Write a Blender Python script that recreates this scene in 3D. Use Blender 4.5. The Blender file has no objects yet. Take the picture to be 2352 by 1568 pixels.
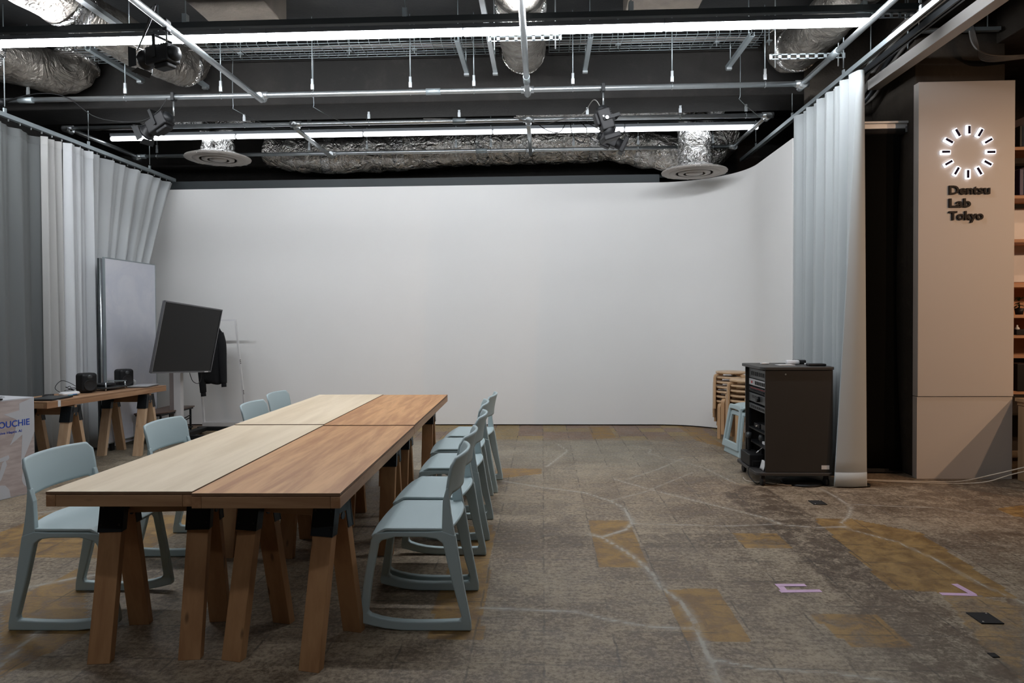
import bpy, math, random
import numpy as np
from mathutils import Vector, Matrix, Euler, noise as mn
PI=math.pi
random.seed(7)
SC=bpy.context.scene
COL=SC.collection
# ---------------------------------------------------------------- camera, world, exposure
cam=bpy.data.cameras.new('camera'); cam.lens=24; cam.sensor_width=36; cam.shift_y=-19/2352
cam.clip_start=.05; cam.clip_end=60
co=bpy.data.objects.new('camera',cam); COL.objects.link(co); SC.camera=co
yaw,pitch,roll=.0446,.017,-.006
fv=Vector((-math.sin(yaw)*math.cos(pitch),math.cos(yaw)*math.cos(pitch),-math.sin(pitch)))
rv=Vector((math.cos(yaw),math.sin(yaw),0)); uv=rv.cross(fv)
r2=math.cos(roll)*rv+math.sin(roll)*uv; u2=-math.sin(roll)*rv+math.cos(roll)*uv
M=Matrix.Identity(4)
for i in range(3): M[i][0]=r2[i]; M[i][1]=u2[i]; M[i][2]=-fv[i]
M.translation=Vector((0,0,1.38)); co.matrix_world=M
w=bpy.data.worlds.new('world'); SC.world=w; w.use_nodes=True
w.node_tree.nodes['Background'].inputs[0].default_value=(.75,.85,1,1); w.node_tree.nodes['Background'].inputs[1].default_value=.012
SC.view_settings.view_transform='Standard'; SC.view_settings.look='None'; SC.view_settings.gamma=1; SC.view_settings.exposure=0
SC.view_settings.use_curve_mapping=False
SC.cycles.max_bounces=6; SC.cycles.diffuse_bounces=4; SC.cycles.glossy_bounces=4; SC.cycles.caustics_reflective=False; SC.cycles.caustics_refractive=False
SC.cycles.sample_clamp_indirect=4
TUBE=50.0            # radiance of the LED tubes
WARM=270             # watts of each warm spotlight on the right side
def spot(name,loc,target,power,color,size,blend,radius):
    l=bpy.data.lights.new(name,'SPOT'); l.energy=power; l.color=color; l.spot_size=size; l.spot_blend=blend; l.shadow_soft_size=radius
    o=bpy.data.objects.new(name,l); COL.objects.link(o); o.location=loc
    o.rotation_euler=(Vector(target)-Vector(loc)).to_track_quat('-Z','Y').to_euler(); return o
spot('warm_spot',(6.4,2.5,3.25),(3.9,6.0,1.3),WARM,(1,.64,.40),1.2,.8,.03)
spot('warm_spot',(5.2,2.2,3.25),(3.6,6.0,1.3),WARM*.55,(1,.64,.40),1.1,.8,.03)
spot('warm_spot',(7.2,5.2,3.2),(5.2,6.6,1.3),WARM*.35,(1,.64,.40),1.6,.8,.03)

# ---------------------------------------------------------------- helpers
class MB:
    def __init__(s): s.v=[]; s.f=[]; s.sm=[]; s.M=None
    def add(s,vs,fs,smooth=False,M=None):
        b=len(s.v)
        for p in vs:
            p=Vector(p)
            if M is not None: p=M@p
            s.v.append(p)
        for f in fs: s.f.append([b+i for i in f]); s.sm.append(smooth)
        return s
    def box(s,c,d,M=None):
        x,y,z=c; a,b,e=d[0]/2,d[1]/2,d[2]/2
        vs=[(x+i*a,y+j*b,z+k*e) for i in(-1,1) for j in(-1,1) for k in(-1,1)]
        return s.add(vs,[(0,1,3,2),(4,6,7,5),(0,4,5,1),(2,3,7,6),(0,2,6,4),(1,5,7,3)],False,M)
    def bar(s,p0,p1,w,t,up=(0,0,1)):   # box from p0 to p1, w across, t along 'up'
        p0=Vector(p0);p1=Vector(p1);d=(p1-p0);L=d.length;d.normalize();up=Vector(up)
        a=up.cross(d)
        if a.length<1e-4: a=Vector((1,0,0)).cross(d)
        a.normalize(); b=d.cross(a)
        m=Matrix((( d.x,a.x,b.x,0),(d.y,a.y,b.y,0),(d.z,a.z,b.z,0),(0,0,0,1))); m.translation=(p0+p1)/2
        return s.box((0,0,0),(L,w,t),m)
    def tube(s,pts,r,n=8,closed=False,cap=True,flat=1):
        pts=[Vector(p) for p in pts]; N=len(pts); rr=r if isinstance(r,(list,tuple)) else [r]*N
        T=[]
        for i in range(N):
            if closed: t=pts[(i+1)%N]-pts[i-1]
            else: t=pts[min(i+1,N-1)]-pts[max(i-1,0)]
            T.append(t.normalized() if t.length>0 else Vector((0,0,1)))
        a=T[0].orthogonal().normalized(); vs=[];fs=[]
        for i in range(N):
            a=(a-T[i]*a.dot(T[i]))
            a=a.normalized() if a.length>1e-6 else T[i].orthogonal().normalized()
            b=T[i].cross(a)
            for k in range(n):
                q=2*PI*k/n; vs.append(pts[i]+(a*math.cos(q)+b*math.sin(q)*flat)*rr[i])
        for i in range(N if closed else N-1):
            j=(i+1)%N
            for k in range(n):
                l=(k+1)%n; fs.append((i*n+k,i*n+l,j*n+l,j*n+k))
        s.add(vs,fs,True)
        if cap and not closed:
            b0=len(s.v)-N*n
            s.f.append([b0+k for k in range(n)][::-1]); s.sm.append(False)
            s.f.append([b0+(N-1)*n+k for k in range(n)]); s.sm.append(False)
        return s
    def cyl(s,p0,p1,r,n=12,r1=None):
        return s.tube([p0,p1],[r,r if r1 is None else r1],n)
    def lathe(s,prof,n=32,M=None,smooth=True):
        vs=[];fs=[];m=len(prof)
        for k in range(n):
            q=2*PI*k/n
            for (r,z) in prof: vs.append((r*math.cos(q),r*math.sin(q),z))
        for k in range(n):
            l=(k+1)%n
            for i in range(m-1): fs.append((k*m+i,l*m+i,l*m+i+1,k*m+i+1))
        return s.add(vs,fs,smooth,M)
    def prism(s,poly,h0,h1,M=None):   # poly in xy, extruded along z
        n=len(poly); vs=[(x,y,h0) for x,y in poly]+[(x,y,h1) for x,y in poly]
        fs=[list(range(n))[::-1],list(range(n,2*n))]+[(i,(i+1)%n,n+(i+1)%n,n+i) for i in range(n)]
        return s.add(vs,fs,False,M)
    def ring(s,o,i_,h0,h1,M=None):   # matching outer and inner loops in xy
        n=len(o); vs=[(x,y,h) for h in(h0,h1) for L in (o,i_) for x,y in L]
        fs=[]
        for k in range(n):
            l=(k+1)%n
            fs+= [(k,n+k,n+l,l),(2*n+k,2*n+l,3*n+l,3*n+k),(k,l,2*n+l,2*n+k),(n+k,3*n+k,3*n+l,n+l)]
        return s.add(vs,fs,False,M)
    def sheet(s,fn,nu,nv,smooth=True):
        vs=[fn(i/nu,j/nv) for i in range(nu+1) for j in range(nv+1)]
        fs=[(i*(nv+1)+j,(i+1)*(nv+1)+j,(i+1)*(nv+1)+j+1,i*(nv+1)+j+1) for i in range(nu) for j in range(nv)]
        return s.add(vs,fs,smooth)
def build(name,mb,mat,parent=None,bevel=0,solid=0,seg=2,sub=0):
    me=bpy.data.meshes.new(name); me.from_pydata([tuple(v) for v in mb.v],[],mb.f)
    me.polygons.foreach_set('use_smooth',mb.sm); me.update()
    me.materials.append(mat)
    o=bpy.data.objects.new(name,me); COL.objects.link(o)
    if parent is not None: o.parent=parent
    if solid:
        m=o.modifiers.new('s','SOLIDIFY'); m.thickness=solid; m.offset=0
    if bevel:
        m=o.modifiers.new('b','BEVEL'); m.width=bevel; m.segments=seg; m.limit_method='ANGLE'; m.angle_limit=.6
        m.harden_normals=False
    if sub:
        m=o.modifiers.new('u','SUBSURF'); m.levels=sub; m.render_levels=sub
    return o
def tag(o,label,cat,group=None,kind=None):
    o['label']=label; o['category']=cat
    if group: o['group']=group
    if kind: o['kind']=kind
    return o
def thing(name,label,cat,loc=(0,0,0),rz=0,group=None):
    o=bpy.data.objects.new(name,None); COL.objects.link(o); o.empty_display_size=.1
    o.location=loc; o.rotation_euler=(0,0,rz); return tag(o,label,cat,group)
def struct(name,mb,mat,**k):
    o=build(name,mb,mat,**k); o['kind']='structure'; return o
KIDS={}
def dup(root,loc,rz=0,label=None,group=None,rot=None):
    r=root.copy(); COL.objects.link(r); r.location=loc; r.rotation_euler=rot if rot else (0,0,rz)
    if label: r['label']=label
    if group: r['group']=group
    for ch in list(root.children):
        c=ch.copy(); COL.objects.link(c); c.parent=r
        for g in list(ch.children):
            d=g.copy(); COL.objects.link(d); d.parent=c
    return r
def spline(pts,n=6):
    P=[Vector(p) for p in pts]; out=[]
    for i in range(len(P)-1):
        a=P[max(i-1,0)];b=P[i];c=P[i+1];d=P[min(i+2,len(P)-1)]
        for k in range(n):
            t=k/n; out.append(.5*((2*b)+(c-a)*t+(2*a-5*b+4*c-d)*t*t+(3*b-a-3*c+d)*t**3))
    out.append(P[-1]); return out

# ---------------------------------------------------------------- materials
class NT:
    def __init__(s,name):
        s.m=bpy.data.materials.new(name); s.m.use_nodes=True; s.t=s.m.node_tree; s.n=s.t.nodes; s.b=s.n['Principled BSDF']
    def N(s,t,**k):
        n=s.n.new(t)
        for a,b in k.items():
            if hasattr(n,a): setattr(n,a,b)
        return n
    def L(s,a,b): s.t.links.new(a,b)
    def math(s,op,a,b=None,clamp=False):
        n=s.n.new('ShaderNodeMath'); n.operation=op; n.use_clamp=clamp
        for i,x in enumerate((a,b)):
            if x is None: continue
            if isinstance(x,(int,float)): n.inputs[i].default_value=x
            else: s.L(x,n.inputs[i])
        return n.outputs[0]
    def mix(s,f,a,b,mode='MIX'):
        n=s.n.new('ShaderNodeMix'); n.data_type='RGBA'; n.blend_type=mode
        for i,x in ((0,f),(6,a),(7,b)):
            if isinstance(x,(int,float)): n.inputs[i].default_value=x
            elif isinstance(x,tuple): n.inputs[i].default_value=(*x[:3],1)
            else: s.L(x,n.inputs[i])
        return n.outputs[2]
    def noise(s,vec,scale,detail=4,rough=.55,dist=0):
        n=s.n.new('ShaderNodeTexNoise'); n.inputs['Scale'].default_value=scale; n.inputs['Detail'].default_value=detail
        n.inputs['Roughness'].default_value=rough; n.inputs['Distortion'].default_value=dist
        if vec is not None: s.L(vec,n.inputs['Vector'])
        return n.outputs['Fac']
    def ramp(s,x,a,b,lo=0.,hi=1.):
        n=s.n.new('ShaderNodeMapRange'); n.interpolation_type='SMOOTHSTEP'
        s.L(x,n.inputs[0]); n.inputs[1].default_value=a; n.inputs[2].default_value=b; n.inputs[3].default_value=lo; n.inputs[4].default_value=hi
        return n.outputs[0]
    def coord(s,scale=(1,1,1),which='Object',rand=False):
        tc=s.n.new('ShaderNodeTexCoord'); mp=s.n.new('ShaderNodeMapping'); mp.inputs['Scale'].default_value=scale
        s.L(tc.outputs[which],mp.inputs[0])
        if rand:
            oi=s.n.new('ShaderNodeObjectInfo'); m=s.math('MULTIPLY',oi.outputs['Random'],37.); s.L(m,mp.inputs['Location'])
        return mp.outputs[0]
    def bump(s,h,strength,dist=.01):
        b=s.n.new('ShaderNodeBump'); b.inputs['Strength'].default_value=strength; b.inputs['Distance'].default_value=dist
        s.L(h,b.inputs['Height']); s.L(b.outputs[0],s.b.inputs['Normal'])
    def set(s,**k):
        for a,v in k.items():
            i=s.b.inputs[a.replace('_',' ')]
            if isinstance(v,(int,float)): i.default_value=v
            elif isinstance(v,tuple): i.default_value=(*v[:3],1)
            else: s.L(v,i)
        return s.m
def mat(name,c,rough=.5,metal=0,var=.08,scale=6,bump=0,bscale=60,spec=.5):
    t=NT(name); v=t.coord(); n=t.noise(v,scale)
    c2=tuple(x*(1-var*2) for x in c)
    m=t.set(Base_Color=t.mix(n,c2,tuple(min(1,x*(1+var)) for x in c)),Roughness=rough,Metallic=metal,Specular_IOR_Level=spec)
    if bump: t.bump(t.noise(v,bscale,3),bump,.004)
    return m
def wood(name,c1,c2,axis='x',sc=1.,knots=True,rough=.55,grain=1.):
    t=NT(name); s={'x':(1.2,14,14),'y':(14,1.2,14),'z':(14,14,1.2)}[axis]; s=tuple(a*sc for a in s)
    v=t.coord(s,rand=True); n=t.noise(v,1.,6,.6,.6)
    v2=t.coord(tuple(a*4 for a in s),rand=True); n2=t.noise(v2,1.,3,.6)
    f=t.math('ADD',t.math('MULTIPLY',n,.75),t.math('MULTIPLY',n2,.25)); f=t.ramp(f,.36,.66)
    col=t.mix(f,c1,c2)
    if knots:
        kv=t.coord({'x':(3,9,9),'y':(9,3,9),'z':(9,9,3)}[axis],rand=True)
        vo=t.n.new('ShaderNodeTexVoronoi'); vo.inputs['Scale'].default_value=1.25; t.L(kv,vo.inputs['Vector'])
        k=t.ramp(vo.outputs['Distance'],.06,.15,1,0)
        col=t.mix(t.math('MULTIPLY',k,.75),col,tuple(x*.3 for x in c1))
    m=t.set(Base_Color=col,Roughness=rough); t.bump(n2,.15*grain,.002); return m
def emit(name,c,s):
    t=NT(name); t.set(Base_Color=(.8,.8,.8),Emission_Color=c); t.b.inputs['Emission Strength'].default_value=s; return t.m

MT={}
MT['wall']=mat('white_paint',(.81,.81,.80),.75,var=.012,scale=1.5,bump=.05,bscale=25)
MT['dark_steel_sheet']=mat('dark_steel_sheet',(.028,.035,.038),.55,.2,var=.1,scale=2)
def concrete(name,c1,c2,c3,sc=1.):
    t=NT(name); v=t.coord((sc,sc,sc)); a=t.ramp(t.noise(v,1.1,5,.6),.35,.7); b=t.ramp(t.noise(v,5,6,.7,.4),.5,.72)
    vs=t.coord((5*sc,5*sc,.5*sc)); st=t.ramp(t.noise(vs,1.2,4),.45,.75)
    col=t.mix(a,c1,c2); col=t.mix(t.math('MULTIPLY',b,.55),col,c3); col=t.mix(t.math('MULTIPLY',st,.35),col,tuple(x*.5 for x in c1))
    m=t.set(Base_Color=col,Roughness=.85); t.bump(t.noise(v,30,5,.7),.4,.01); return m
MT['concrete']=concrete('dark_concrete',(.007,.0062,.0054),(.014,.0122,.0105),(.026,.023,.020))  # near-black mottled concrete
MT['concrete_brown']=concrete('brown_concrete',(.026,.020,.015),(.050,.040,.030),(.075,.062,.050))
MT['slab']=concrete('dark_slab',(.007,.008,.009),(.015,.015,.015),(.022,.021,.019))
MT['steel']=mat('galvanised_steel',(.62,.66,.68),.32,.9,var=.12,scale=9)
MT['steel_dull']=mat('dull_galvanised',(.36,.41,.43),.5,.7,var=.15,scale=5)
MT['rail_white']=mat('aluminium_rail',(.70,.72,.74),.38,.6,var=.05)
MT['rail_dark']=mat('dark_rail',(.05,.055,.06),.4,.5,var=.1)
MT['square_beam']=mat('pale_painted_beam',(.62,.60,.58),.5,.1,var=.03)
MT['tube']=emit('tube_light',(.93,.96,1,1),TUBE*2.5)
MT['tube_front']=emit('tube_light_front_rows',(.93,.96,1,1),TUBE*.36)
MT['tube_back']=emit('tube_light_rear_row',(.93,.96,1,1),TUBE*.15)
MT['housing']=mat('lamp_housing',(.10,.11,.12),.6,.0)
MT['black']=mat('black_plastic',(.009,.009,.010),.5,var=.1,spec=.3)
MT['black_metal']=mat('black_metal',(.008,.009,.010),.5,.1,var=.1,spec=.3)
MT['blackmatte']=mat('black_matte',(.011,.010,.010),.85,var=.15)
MT['rack']=mat('charcoal_laminate',(.021,.018,.0155),.6,var=.1,bump=.05,bscale=120)
MT['rack_top']=mat('charcoal_laminate_top',(.042,.039,.037),.5,var=.1)
MT['bracket']=mat('bracket_black',(.010,.013,.016),.42,.3,var=.15)
MT['blue']=mat('pale_blue_plastic',(.430,.530,.550),.5,var=.02,scale=3,bump=.04,bscale=180)
MT['board']=None
MT['screen']=mat('glossy_screen',(.005,.005,.005),.10,var=.0,spec=.14)
MT['bezel']=mat('grey_bezel',(.16,.16,.17),.4,.5)
MT['standwhite']=mat('stand_paint',(.55,.54,.54),.5)
MT['standtaupe']=mat('stand_taupe',(.20,.17,.16),.5)
MT['white']=mat('white_plastic',(.72,.72,.73),.45)
MT['cream_cable']=mat('cream_cable',(.52,.46,.38),.5)
MT['pipegrey']=mat('grey_conduit',(.20,.19,.18),.5,.2)
MT['birch']=wood('birch_ply',(.70,.56,.385),(.84,.70,.515),'y',.35,False,.5,.4)
MT['lauan']=wood('lauan_ply',(.40,.180,.066),(.64,.345,.150),'y',.8,False,.5,.6)
MT['frame_x']=wood('softwood_frame_x',(.26,.135,.066),(.40,.235,.125),'x',.7)
MT['frame_y']=wood('softwood_frame_y',(.28,.14,.066),(.45,.26,.14),'y',.7)
MT['leg']=wood('softwood_leg',(.33,.160,.068),(.47,.258,.120),'z',.5)
MT['legpale']=wood('pale_softwood_leg',(.46,.30,.18),(.60,.43,.28),'z',.5)
MT['brown_top']=wood('brown_tabletop',(.27,.145,.075),(.42,.25,.14),'y',.7,False)
MT['ply_edge']=mat('ply_edge',(.20,.11,.06),.7,var=.25,scale=30)
MT['bent']=wood('bent_birch',(.48,.29,.15),(.60,.40,.23),'z',.5,False,.4,.3)
MT['bentseat']=wood('birch_seat',(.50,.33,.19),(.62,.44,.28),'x',.4,False,.4,.3)
MT['shelfwood']=wood('orange_shelf',(.42,.22,.12),(.55,.31,.18),'x',.4,False)
MT['plywood']=wood('plywood_counter',(.30,.19,.10),(.42,.28,.16),'z',.3,False)
MT['darkwood']=mat('dark_laminate',(.10,.055,.04),.4,var=.2)
MT['paper']=mat('paper',(.65,.65,.66),.6)
MT['cyan']=mat('cyan_print',(.03,.38,.60),.4)
MT['blueink']=mat('blue_ink',(.02,.07,.42),.5,var=0)
MT['pinktape']=mat('pink_tape',(.66,.44,.62),.6,var=.12,scale=20)
MT['signink']=mat('sign_letter_black',(.014,.011,.010),.6,var=0,spec=.2)
MT['signpaint']=mat('sign_panel_paint',(.52,.485,.455),.6,var=.015,scale=1)
MT['glowwhite']=emit('sign_glow',(.88,.9,1,1),2.4)
MT['barface']=mat('light_bar_face',(.012,.008,.028),.7,var=0,spec=.1)
MT['red']=mat('red_dot',(.55,.03,.03),.4)
MT['green']=mat('green_leaf',(.03,.08,.03),.6)
MT['navy']=mat('navy_card',(.02,.02,.09),.5)
MT['eqgrey']=mat('equipment_grey',(.055,.06,.062),.4,.3)
MT['eqwhite']=mat('equipment_white',(.42,.42,.43),.45)
MT['hoodie']=mat('black_fabric',(.004,.0045,.006),.95,var=.2,scale=20,bump=.3,bscale=90)
def m_curtain(name,c,tr):
    t=NT(name); v=t.coord((1,1,1)); n=t.noise(v,90,2)
    t.set(Base_Color=c,Roughness=.9); t.b.inputs['Sheen Weight'].default_value=.1
    tl=t.N('ShaderNodeBsdfTranslucent'); tl.inputs[0].default_value=(*c,1)
    mx=t.N('ShaderNodeMixShader'); mx.inputs[0].default_value=tr; t.L(t.b.outputs[0],mx.inputs[1]); t.L(tl.outputs[0],mx.inputs[2])
    t.L(mx.outputs[0],t.n['Material Output'].inputs[0]); t.bump(n,.15,.002); return t.m
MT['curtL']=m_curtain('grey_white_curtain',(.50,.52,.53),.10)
MT['curtA']=m_curtain('shaded_curtain_tone',(.14,.15,.15),.1)  # shade on the left curtain, painted in as darker fabric
MT['curtB']=m_curtain('half_shaded_curtain_tone',(.42,.42,.41),.1)  # half-shaded pleats of the same curtain, painted into the colour
MT['curtC']=m_curtain('lit_curtain_tone',(.62,.64,.66),.12)  # brightly lit folds of the same curtain, painted in as paler fabric
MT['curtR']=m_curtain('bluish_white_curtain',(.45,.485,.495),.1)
MT['blind']=mat('black_roller_fabric',(.004,.004,.0035),.9,var=.1,spec=.08)
def foilmat(name,base1,base2,r0,r1,sc,dist,net=False):
    t=NT(name); v=t.coord((1,1,1)); n=t.noise(v,sc,3,.55,1.6); rg=t.math('ABSOLUTE',t.math('SUBTRACT',n,.5)); n2=t.noise(v,sc*3.2,3,.6,1.2); r2_=t.math('ABSOLUTE',t.math('SUBTRACT',n2,.5))
    h=t.math('ADD',t.math('MULTIPLY',rg,-2.2),t.math('MULTIPLY',r2_,-.7))
    if net:
        vo=t.N('ShaderNodeTexVoronoi'); vo.inputs['Scale'].default_value=55; t.L(v,vo.inputs['Vector']); h=t.math('ADD',h,t.math('MULTIPLY',vo.outputs['Distance'],.10))
    m=t.set(Base_Color=t.mix(t.ramp(n2,.35,.65),base1,base2),Metallic=.92,Roughness=t.ramp(n,.35,.65,r0,r1)); t.bump(h,1.,dist); return m
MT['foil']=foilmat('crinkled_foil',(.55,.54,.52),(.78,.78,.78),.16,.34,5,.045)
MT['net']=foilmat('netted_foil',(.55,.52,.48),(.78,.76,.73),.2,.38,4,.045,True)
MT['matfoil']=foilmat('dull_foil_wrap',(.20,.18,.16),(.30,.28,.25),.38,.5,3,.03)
t=NT('whiteboard_smudged'); v=t.coord((1,1,1)); n=t.ramp(t.noise(v,2.2,5,.6,.8),.4,.65)
MT['board']=t.set(Base_Color=t.mix(n,(.60,.62,.70),(.68,.69,.75)),Roughness=.35)
t=NT('pinkish_wood_print'); v=t.coord((2,2,9)); n=t.ramp(t.noise(v,3,4),.35,.65)
MT['pinkwood']=t.set(Base_Color=t.mix(n,(.40,.33,.31),(.50,.43,.41)),Roughness=.6)
MT['printwhite']=mat('printed_white',(.52,.53,.56),.6,var=.02)

# floor material
CR=[[(0.59,5.06),(0.61,4.7),(0.55,4.53),(0.38,4.37)],[(0.31,4.42),(0.38,4.34),(0.48,4.12),(0.55,3.92),(0.59,3.75),(0.61,3.53),(0.67,3.37),(0.69,3.15),(0.68,2.96),(0.67,2.77),(0.66,2.61)],[(0.59,5.06),(0.51,5.25),(0.32,5.51),(0.01,5.65),(-0.37,5.9)],[(-0.31,3.26),(-0.1,3.25),(0.17,3.23),(0.3,3.15),(0.49,3.08),(0.66,3.07)],[(0.69,2.79),(0.86,2.72),(1.11,2.7),(1.34,2.64)],[(0.62,5.97),(0.89,5.59),(1.22,5.2),(1.42,4.97),(1.55,4.81),(1.62,4.65),(1.83,4.6),(2.0,4.62)],[(2.26,5.69),(2.28,5.41),(2.26,5.1),(2.14,4.87),(2.02,4.71),(2.01,4.57),(2.19,4.31),(2.25,4.0),(2.27,3.64),(2.33,3.39)],[(2.31,5.19),(2.58,5.14),(2.88,5.11),(3.08,4.95),(3.32,4.85)],[(0.61,4.66),(0.92,4.64),(1.26,4.62),(1.57,4.67)],[(0.16,7.71),(0.26,7.27),(0.03,6.46)],[(-2.8,3.38),(-2.71,3.44),(-2.54,3.59),(-2.46,3.63)],[(-2.2,2.64),(-2.26,2.88),(-2.28,3.01)],[(0.51,5.25),(0.81,5.52),(1.35,6.24)],[(0.73,5.97),(1.06,6.37),(1.41,6.9)],[(0.98,7.61),(1.16,7.36),(1.1,7.16),(1.2,6.94),(1.37,6.72),(1.51,6.43),(1.63,5.83)],[(1.5,7.12),(1.94,7.1)],[(-2.1,3.92),(-2.02,4.24),(-1.85,4.38)],[(-3.77,4.79),(-3.43,4.97),(-2.87,5.3)]]
CW=[1.1,1.2,1.0,.9,.9,.9,.8,.6,.6,.9,1.2,1.2,.5,.6,.7,.6,.7,.8]
OC=[[(0.31,4.72),(0.59,4.73),(0.59,3.83),(0.31,3.83)],[(0.61,3.51),(0.9,3.54),(0.89,2.96),(0.62,2.94)],[(1.88,4.81),(2.14,4.8),(2.43,4.51),(2.34,3.45),(1.78,3.56)],[(1.23,3.24),(1.55,3.25),(1.57,2.91),(1.29,2.9)],[(-0.55,4.55),(-0.33,4.61),(-0.27,2.93),(-0.52,2.92)],[(1.75,9.05),(2.03,8.83),(1.97,7.5),(1.76,7.9)],[(0.58,8.93),(0.87,8.97),(0.85,8.1),(0.6,8.0)],[(-0.44,6.4),(-0.01,6.4),(-0.02,6.17),(-0.45,5.95)],[(1.22,4.48),(1.5,4.47),(1.51,4.18),(1.2,4.17)],[(3.29,5.09),(3.55,5.19),(3.32,4.85),(3.29,4.9)],[(2.01,3.58),(2.31,3.37),(1.82,2.65),(1.84,2.95)],[(-2.67,3.22),(-2.63,3.76),(-2.03,2.96),(-2.12,2.54)],[(-3.6,3.9),(-2.4,3.9),(-2.4,4.8),(-3.6,4.8)]]
OW=[1,1,1,.45,.7,.9,.8,.7,.5,.9,.4,.55,.6]
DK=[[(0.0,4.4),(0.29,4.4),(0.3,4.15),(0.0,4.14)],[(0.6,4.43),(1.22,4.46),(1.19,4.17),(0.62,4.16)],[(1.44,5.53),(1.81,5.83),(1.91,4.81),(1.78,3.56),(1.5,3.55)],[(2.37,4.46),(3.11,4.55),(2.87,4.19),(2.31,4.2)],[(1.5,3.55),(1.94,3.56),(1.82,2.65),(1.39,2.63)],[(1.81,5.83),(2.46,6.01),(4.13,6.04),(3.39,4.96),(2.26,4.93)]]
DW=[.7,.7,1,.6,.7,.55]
def inpoly(X,Y,P):
    r=np.zeros(X.shape,bool); n=len(P)
    for i in range(n):
        x1,y1=P[i];x2,y2=P[(i+1)%n]
        if y1==y2: continue
        c=((y1>Y)!=(y2>Y))&(X<(x2-x1)*(Y-y1)/(y2-y1)+x1); r^=c
    return r
def make_floor():
    xs=np.concatenate([np.linspace(-8,-5,7),np.arange(-4.975,4.5,.025),np.linspace(4.6,9,12)])
    ys=np.concatenate([np.linspace(-5,2,8),np.arange(2.2,6.4,.02),np.arange(6.4,9.4,.035),np.linspace(9.5,12,4)])
    nx,ny=len(xs),len(ys); X,Y=np.meshgrid(xs,ys,indexing='ij')
    V=np.stack([X.ravel(),Y.ravel(),np.zeros(nx*ny)],1)
    i,j=np.meshgrid(np.arange(nx-1),np.arange(ny-1),indexing='ij'); a=(i*ny+j).ravel()
    F=np.stack([a,a+ny,a+ny+1,a+1],1)
    me=bpy.data.meshes.new('floor'); me.vertices.add(len(V)); me.vertices.foreach_set('co',V.astype(np.float32).ravel())
    me.loops.add(F.size); me.loops.foreach_set('vertex_index',F.astype(np.int32).ravel())
    me.polygons.add(len(F)); me.polygons.foreach_set('loop_start',np.arange(0,F.size,4,dtype=np.int32)); me.polygons.foreach_set('loop_total',np.full(len(F),4,np.int32))
    me.update(); me.validate()
    oc=np.zeros(X.shape); dk=np.zeros(X.shape); rd=np.clip((Y-7.85)/.2,0,1)*np.clip((2.6-X)/.2,0,1)
    for P,w_ in zip(OC,OW): oc=np.maximum(oc,inpoly(X,Y,P)*w_)
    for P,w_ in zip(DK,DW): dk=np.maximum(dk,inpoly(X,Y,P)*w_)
    d=np.full(X.shape,9.)
    for L,cw in zip(CR,CW):
        for (x1,y1),(x2,y2) in zip(L,L[1:]):
            l2=(x2-x1)**2+(y2-y1)**2; t=np.clip(((X-x1)*(x2-x1)+(Y-y1)*(y2-y1))/l2,0,1)
            d=np.minimum(d,np.hypot(X-x1-t*(x2-x1),Y-y1-t*(y2-y1))/cw)
    gr=np.clip((Y-5.6)/1.2,0,1)*np.clip((8.0-Y)/.1,0,1)*np.clip((1.6-X)/.6,0,1)
    gr=np.maximum(gr,.8*np.clip((X-1.0)/.5,0,1)*np.clip((3.4-Y)/.5,0,1))
    for nm,A in (('ochre',oc),('dark',dk),('crack',d),('red',rd),('green',gr)):
        at=me.attributes.new(nm,'FLOAT','POINT'); at.data.foreach_set('value',A.ravel().astype(np.float32))
    o=bpy.data.objects.new('floor',me); COL.objects.link(o); o['kind']='structure'
    t=NT('scarred_floor'); v=t.coord((1,1,1)); g=t.N('ShaderNodeNewGeometry')
    A=lambda n:(lambda q:(setattr(q,'attribute_name',n),q.outputs['Fac'])[1])(t.N('ShaderNodeAttribute'))
    # tile cells .305 m
    cell=t.N('ShaderNodeVectorMath',operation='SNAP'); mp=t.N('ShaderNodeMapping'); mp.inputs['Location'].default_value=(.0,.02,0); t.L(v,mp.inputs[0]); t.L(mp.outputs[0],cell.inputs[0]); cell.inputs[1].default_value=(.305,.305,1)
    wn=t.N('ShaderNodeTexWhiteNoise'); t.L(cell.outputs[0],wn.inputs[0])
    fine=t.noise(v,44,8,.78,.3); mid=t.noise(v,9,6,.7,.5); big=t.noise(v,1.3,4,.6,.3)
    vs=t.coord((5,36,1)); streak=t.noise(vs,1.5,5,.7)
    s=t.math('ADD',t.math('MULTIPLY',fine,.55),t.math('ADD',t.math('MULTIPLY',mid,.3),t.math('MULTIPLY',streak,.15)))
    s=t.math('ADD',s,t.math('MULTIPLY',t.math('SUBTRACT',wn.outputs['Value'],.5),.03))
    s=t.math('ADD',s,t.math('MULTIPLY',t.math('SUBTRACT',big,.5),.2))
    f=t.ramp(s,.41,.60)
    col=t.mix(f,(.115,.080,.052),(.355,.285,.202))
    grn=A('green'); col=t.mix(t.math('MULTIPLY',grn,.6),col,t.mix(f,(.165,.145,.108),(.35,.32,.25)))
    tone=t.noise(v,2.1,3); col=t.mix(t.ramp(tone,.5,.72,0,.4),col,t.mix(f,(.080,.057,.038),(.265,.218,.165)))
    redc=t.mix(f,(.14,.085,.055),(.30,.20,.145)); red2=t.mix(t.ramp(wn.outputs['Value'],.35,.65),redc,t.mix(f,(.16,.115,.05),(.36,.25,.10)))
    col=t.mix(t.math('MULTIPLY',A('red'),.9),col,red2)
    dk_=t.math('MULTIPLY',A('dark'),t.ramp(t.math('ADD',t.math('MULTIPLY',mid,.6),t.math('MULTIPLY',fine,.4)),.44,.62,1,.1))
    col=t.mix(t.math('MULTIPLY',dk_,.85),col,(.072,.047,.030))
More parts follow.
